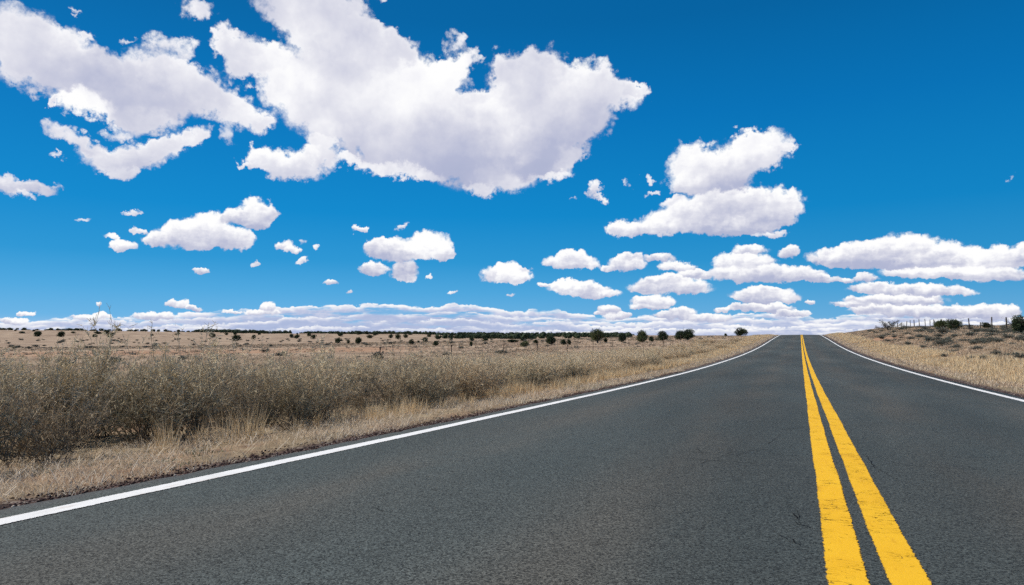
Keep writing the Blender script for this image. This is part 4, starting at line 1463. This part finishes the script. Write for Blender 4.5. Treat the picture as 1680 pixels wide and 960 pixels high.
NAMED = {
    1: 'widest of the dark junipers on the far left pasture, alone behind the roadside brush',
    7: 'dark juniper beyond the red earth, leftmost of three close together',
    8: 'smallest dark juniper, middle of three close together beyond the red earth',
    9: 'ragged dark juniper beyond the red earth, rightmost of three close together',
    14: 'rounded juniper on the pasture with a tiny one right beside it',
    16: 'wide low juniper on the pale pasture grass in mid distance',
    23: 'very wide low dark juniper thicket on the middle pasture',
    24: 'pale grey green rounded shrub on the middle pasture',
    26: 'broad dark juniper on the pasture, largest before the feathery shrubs',
    30: 'tall feathery olive shrub, leftmost of the big bushes on the left skyline',
    31: 'small dark juniper hugging the right side of the tall feathery shrub',
    32: 'compact dark juniper standing alone between the two feathery shrubs',
    33: 'feathery olive shrub between two round junipers on the left skyline',
    34: 'small juniper tucked beside the right hand feathery shrub',
    35: 'wide rounded dark juniper on the rise left of the road',
    36: 'left half of the big dark double juniper on the rise',
    37: 'right and taller half of the big dark double juniper on the rise',
    38: 'dark round juniper on the skyline closest to the road crest, left side',
    39: 'tiny dark juniper just left of the one nearest the road crest',
    40: 'flat grey shrub right of the big dark double juniper',
    48: 'grey brown spreading bush alone on the pasture above the thicket',
    52: 'dark tangled dead shrub, larger of two at the thicket edge',
    53: 'dark tangled dead shrub, smaller and nearer the road of the two',
    54: 'dark dense juniper beside the fence on the right skyline',
    55: 'feathery olive shrub touching the dark juniper on the right skyline',
    56: 'low rounded juniper between the wooden fence posts',
    57: 'low dark bush behind the fence left of the big right edge juniper',
    58: 'biggest dark juniper, at the right end of the fence',
    59: 'large grey sagebrush just below the feathery shrub on the right slope',

}
rt = random.Random(5)
for i, ln in enumerate(PLANTS.strip().splitlines()):
    k_, x_, y_, w_, h_ = ln.split()
    x_, y_, w_, h_ = map(float, (x_, y_, w_, h_))
    z_ = float(terrain(x_, y_)) - .02
    D_ = math.hypot(x_, y_)
    rz = rt.uniform(0, 6.28)
    lab = NAMED.get(i)
    if k_ in 'jof':
        kind = {'j': JUN if D_ < 160 else JUNF, 'o': OLI, 'f': FEA}[k_]
        nm = {'j': 'juniper_tree', 'o': 'pale_desert_shrub', 'f': 'feathery_shrub'}[k_]
        cat = {'j': 'tree', 'o': 'shrub', 'f': 'shrub'}[k_]
        grp = 'junipers on the pasture and along the skyline' if k_ == 'j' else 'feathery olive shrubs on the skyline'
        if k_ == 'o':
            grp = None
        if k_ == 'j' and lab is None:
            lab = 'small dark juniper on the open pasture left of the road'
            grp = 'small dark junipers on the pasture'
        plant(nm, rt.choice(kind), x_, y_, z_, rz, (w_ / .95, w_ / .95, h_ / .93), lab, cat, grp)
    elif k_ == 's':
        grp = 'grey sagebrush on the right slope' if x_ > 0 else 'low grey bushes out on the pasture'
        if lab is None:
            lab = 'low grey green sagebrush clump on the slope right of the road' if x_ > 0 else 'low grey brown bush on the pasture'
        plant('sagebrush' if x_ > 0 else 'low_bush', rt.choice(SAGE), x_, y_, z_, rz, (w_ / 1.0, w_ / 1.0, h_ / .44), lab, 'shrub', grp)
    elif k_ == 'd':
        plant('dead_shrub', DEADB[0], x_, y_, z_, rz, (w_ / 1.0, w_ / 1.0, h_ / .5), lab, 'shrub', 'dark tangled dead shrubs at the thicket edge')

# more sagebrush over the slope on the right
for i in range(640):
    x_ = rt.uniform(7.2, 30); y_ = 18 + 110 * rt.random() ** 1.25
    b_ = math.degrees(math.atan2(x_, y_))
    if b_ > 17 or rt.random() > (.95 if x_ > 9.5 else .45) * (.5 + .5 * (b_ > 7)):
        continue
    if math.sin(x_ * .5 + 1) * math.sin(y_ * .21) < -.15 and rt.random() < .5:
        continue
    s_ = rt.uniform(.45, 1.3)
    plant('sagebrush', rt.choice(SAGE), x_, y_, float(terrain(x_, y_)) - .02, rt.uniform(0, 6.28), (s_, s_, s_ * rt.uniform(.6, .95)),
          'low grey green sagebrush clump on the slope right of the road', 'shrub', 'grey sagebrush on the right slope')
# scattered low brush on the pasture
for i in range(260):
    b_ = math.radians(rt.uniform(-62, -8)); D_ = rt.uniform(38, 330) if rt.random() < .6 else rt.uniform(100, 330)
    x_, y_ = D_ * math.sin(b_), D_ * math.cos(b_)
    if x_ > -13 or (58 < D_ < 104 and rt.random() < .8):
        continue
    s_ = rt.uniform(.5, 1.1) * (1 + D_ / 400)
    plant('low_bush', rt.choice(SAGE), x_, y_, float(terrain(x_, y_)) - .03, rt.uniform(0, 6.28), (s_, s_, s_ * .8),
          'low grey brown bush on the pasture', 'shrub', 'low grey bushes out on the pasture')
# small junipers far out, the outer ones along the skyline
for i in range(130):
    b_ = -rt.uniform(12, 62); D_ = rt.uniform(360, 1150)
    dens = .85 if b_ > -38 else (.45 if D_ > 600 else .22)
    if rt.random() > dens:
        continue
    b_ = math.radians(b_)
    x_, y_ = D_ * math.sin(b_), D_ * math.cos(b_)
    w_ = rt.uniform(2.0, 4.2) * (1 if D_ < 700 else 1.25)
    plant('juniper_tree', rt.choice(JUNF), x_, y_, float(terrain(x_, y_)) - .1, rt.uniform(0, 6.28), (w_, w_, w_ * rt.uniform(.55, .85)),
          'tiny dark juniper far out near the horizon', 'tree', 'far junipers near the horizon')


# woodland belts that read as one dark mass
def woodland(name, clumps, seed, label):
    r = np.random.default_rng(seed)
    V = []; T = []
    for (b0, b1, D0, D1, n, hh) in clumps:
        for _ in range(n):
            b = math.radians(r.uniform(b0, b1)); D = r.uniform(D0, D1)
            x_, y_ = D * math.sin(b), D * math.cos(b)
            w_ = r.uniform(3, 6); h_ = hh * r.uniform(.6, 1.15)
            m_ = 60
            d = unit(r.normal(0, 1, (m_, 3)))
            P = np.array([x_, y_, float(terrain(x_, y_)) + h_ * .45]) + d * np.array([w_ * .5, w_ * .5, h_ * .5]) * r.uniform(.6, 1.05, (m_, 1))
            q = unit(r.normal(0, 1, (m_, 3))); s_ = unit(np.cross(d, q)); t_ = np.cross(d, s_)
            sz = w_ * .17
            V.append(np.stack([P - s_ * sz, P + s_ * sz, P + t_ * sz * 1.2], 1).reshape(-1, 3))
            T.append(np.repeat(r.uniform(0, .7, m_), 3))
    V = np.concatenate(V)
    me = mesh_np(name, V, [np.arange(len(V)).reshape(-1, 3)])
    add_attr(me, 'tone', np.concatenate(T))
    return stuff(link_mesh(name, me, mats=(M_JUN,)), label, 'woodland')


woodland('far_woodland', [(-47.6, -40.8, 950, 1060, 260, 5.0), (-46, -44, 900, 950, 30, 4), (-36.5, -24, 760, 1040, 330, 4.2), (-40, -36, 850, 1040, 70, 3.6), (-24, -13, 420, 900, 330, 3.6), (-29, -21, 300, 430, 60, 2.4)], 9,
         'dark belt of juniper woodland along the horizon left of the road')
woodland('skyline_scrub', [(-62.5, -47, 930, 1060, 110, 3.4), (-56, -55, 930, 1000, 24, 4)], 10,
         'thin broken line of scrub on the far left skyline')

# bare dead tree on the right skyline
me_t, tips = limbs(301, 9, 1.0, .95, .035, sides=4, sub=5)
me_t.materials.clear(); me_t.materials.append(M_DEAD)
r = np.random.default_rng(4)
tp = np.array(tips); A = np.repeat(tp, 9, 0); d = unit(r.normal(0, 1, A.shape) + unit(A - np.array([0, 0, .3])) * .8)
B = A + d * r.uniform(.05, .16, (len(A), 1))
V_, Q_, t_ = strips(A, B, np.full(len(A), .011), np.full(len(A), .004), r, r.uniform(.1, .8, len(A)))
me_b = mesh_np('twigs', V_, [Q_]); add_attr(me_b, 'tone', t_); me_b.materials.append(M_DEAD)
plant('dead_tree', [('trunk', me_t), ('twigs', me_b)], 12.4, 119.0, float(terrain(12.4, 119.0)) - .03, 1.1, (2.7, 2.7, 2.0),
      'bare grey dead tree with spreading branches on the right skyline', 'tree')

# ------------------------------------------------------------------ fences
M_POST = plant_mat('weathered_wood_post', [(0.0, (0.025, 0.022, 0.020)), (0.5, (0.055, 0.047, 0.042)), (1.0, (0.11, 0.095, 0.085))], .9, 0.0)
M_WIRE, g, out = new_mat('rusty_wire')
principled(g, out, (0.09, 0.075, 0.065), .6, None, .4)
M_STEEL, g, out = new_mat('rusty_steel_post')
principled(g, out, (0.10, 0.065, 0.045), .7, None, .3)


def wood_post(h, rad, seed, lean, leana):
    r = np.random.default_rng(seed)
    P = []; Rr = []
    for i in range(7):
        f = i / 6
        P.append((math.cos(leana) * lean * f * h + r.normal(0, .006), math.sin(leana) * lean * f * h + r.normal(0, .006), -.25 + f * (h + .25)))
        Rr.append(rad * r.uniform(.85, 1.12) * (1.05 - .12 * f))
    V, F = tube_chain(P, Rr, 8)
    V = [np.array(v) for v in V]
    n = len(V); top = V[-8:]; cen = sum(top) / 8 + np.array([0, 0, .012])
    V.append(cen)
    T = [(n - 8 + k, n - 8 + (k + 1) % 8, n) for k in range(8)]
    me = mesh_np('post', np.array(V), [np.array(F), np.array(T)], smooth=False)
    add_attr(me, 'tone', r.uniform(.1, .9, len(V)))
    me.materials.append(M_POST)
    return me


def fence(name, Xf, ys, kind, label, wires, heights, seed):
    r = random.Random(seed)
    x0, y0 = Xf, ys[0]
    root = empty(name, x0, y0, float(terrain(x0, y0)))
    z0 = float(terrain(x0, y0))
    tops = []
    for i, y_ in enumerate(ys):
        x_ = Xf + r.uniform(-.12, .12)
        h = heights[i] if i < len(heights) else heights[-1]
        zz = float(terrain(x_, y_))
        ln_ = r.uniform(0, .11) if kind == 'wood' else r.uniform(0, .04)
        la = r.uniform(0, 6.28)
        if kind == 'wood':
            me = wood_post(h, r.uniform(.05, .078), seed * 50 + i, ln_, la)
        else:
            v, f = tube_chain([(0, 0, -.2), (math.cos(la) * ln_ * h, math.sin(la) * ln_ * h, h)], [.022, .020], 4)
            v2, f2 = tube_chain([(0.0, 0, h * .93), (.0, 0, h + .012)], [.03, .03], 4)
            f2 = [tuple(k + len(v) for k in q) for q in f2]
            me = mesh_np('post', np.array(v + v2), [np.array(f + f2)])
            me.materials.append(M_STEEL)
        o = bpy.data.objects.new('fence_post', me)
        COL.objects.link(o); o.parent = root
        o.location = (x_ - x0, y_ - y0, zz - z0)
        tops.append((x_, y_, zz, h, math.cos(la) * ln_, math.sin(la) * ln_))
    for wv in wires:
        P = []
        for i, (x_, y_, zz, h, lx, ly) in enumerate(tops):
            P.append((x_ + lx * h * wv - x0, y_ + ly * h * wv - y0, zz + 1.2 * wv - z0))
            if i + 1 < len(tops):
                nx = tops[i + 1]
                P.append(((x_ + nx[0]) / 2 - x0, (y_ + nx[1]) / 2 - y0, (zz + nx[2]) / 2 + 1.2 * wv - .035 - z0))
        v, f = tube_chain(P, [.0035] * len(P), 4)
        me = mesh_np('wire', np.array(v), [np.array(f)]); me.materials.append(M_WIRE)
        o = bpy.data.objects.new('wire', me); COL.objects.link(o); o.parent = root
    return thing(root, label, 'fence')


ysr = [76.8, 82.2, 87.5, 93.0, 98.1, 104.7, 110.6, 116.4, 121.3, 126.1, 130.7, 136.0, 141.8, 146.9, 152.5, 158.6, 164.2, 169.7]
fence('wooden_post_fence', 19.0, ysr, 'wood', 'weathered wooden post and wire fence on the skyline right of the road', (.30, .55, .80, .97),
      [1.3, 1.42, 1.5, .95, 1.45, 1.1, 1.25, 1.2, 1.15, 1.2, 1.35, 1.35, 1.3, 1.35, 1.35, 1.3, 1.3, 1.3], 3)
ysl = [20.9, 26.4, 31.7, 36.9, 42.4, 47.8, 53.6, 59.3, 64.9, 70.4, 76, 81.5, 87]
fence('steel_post_fence', -13.9, ysl, 'steel', 'thin steel post and wire fence behind the roadside thicket', (.35, .62, .9), [1.05, 1.1, 1.12, 1.1, 1.2, 1.1, 1.15, 1.1], 4)
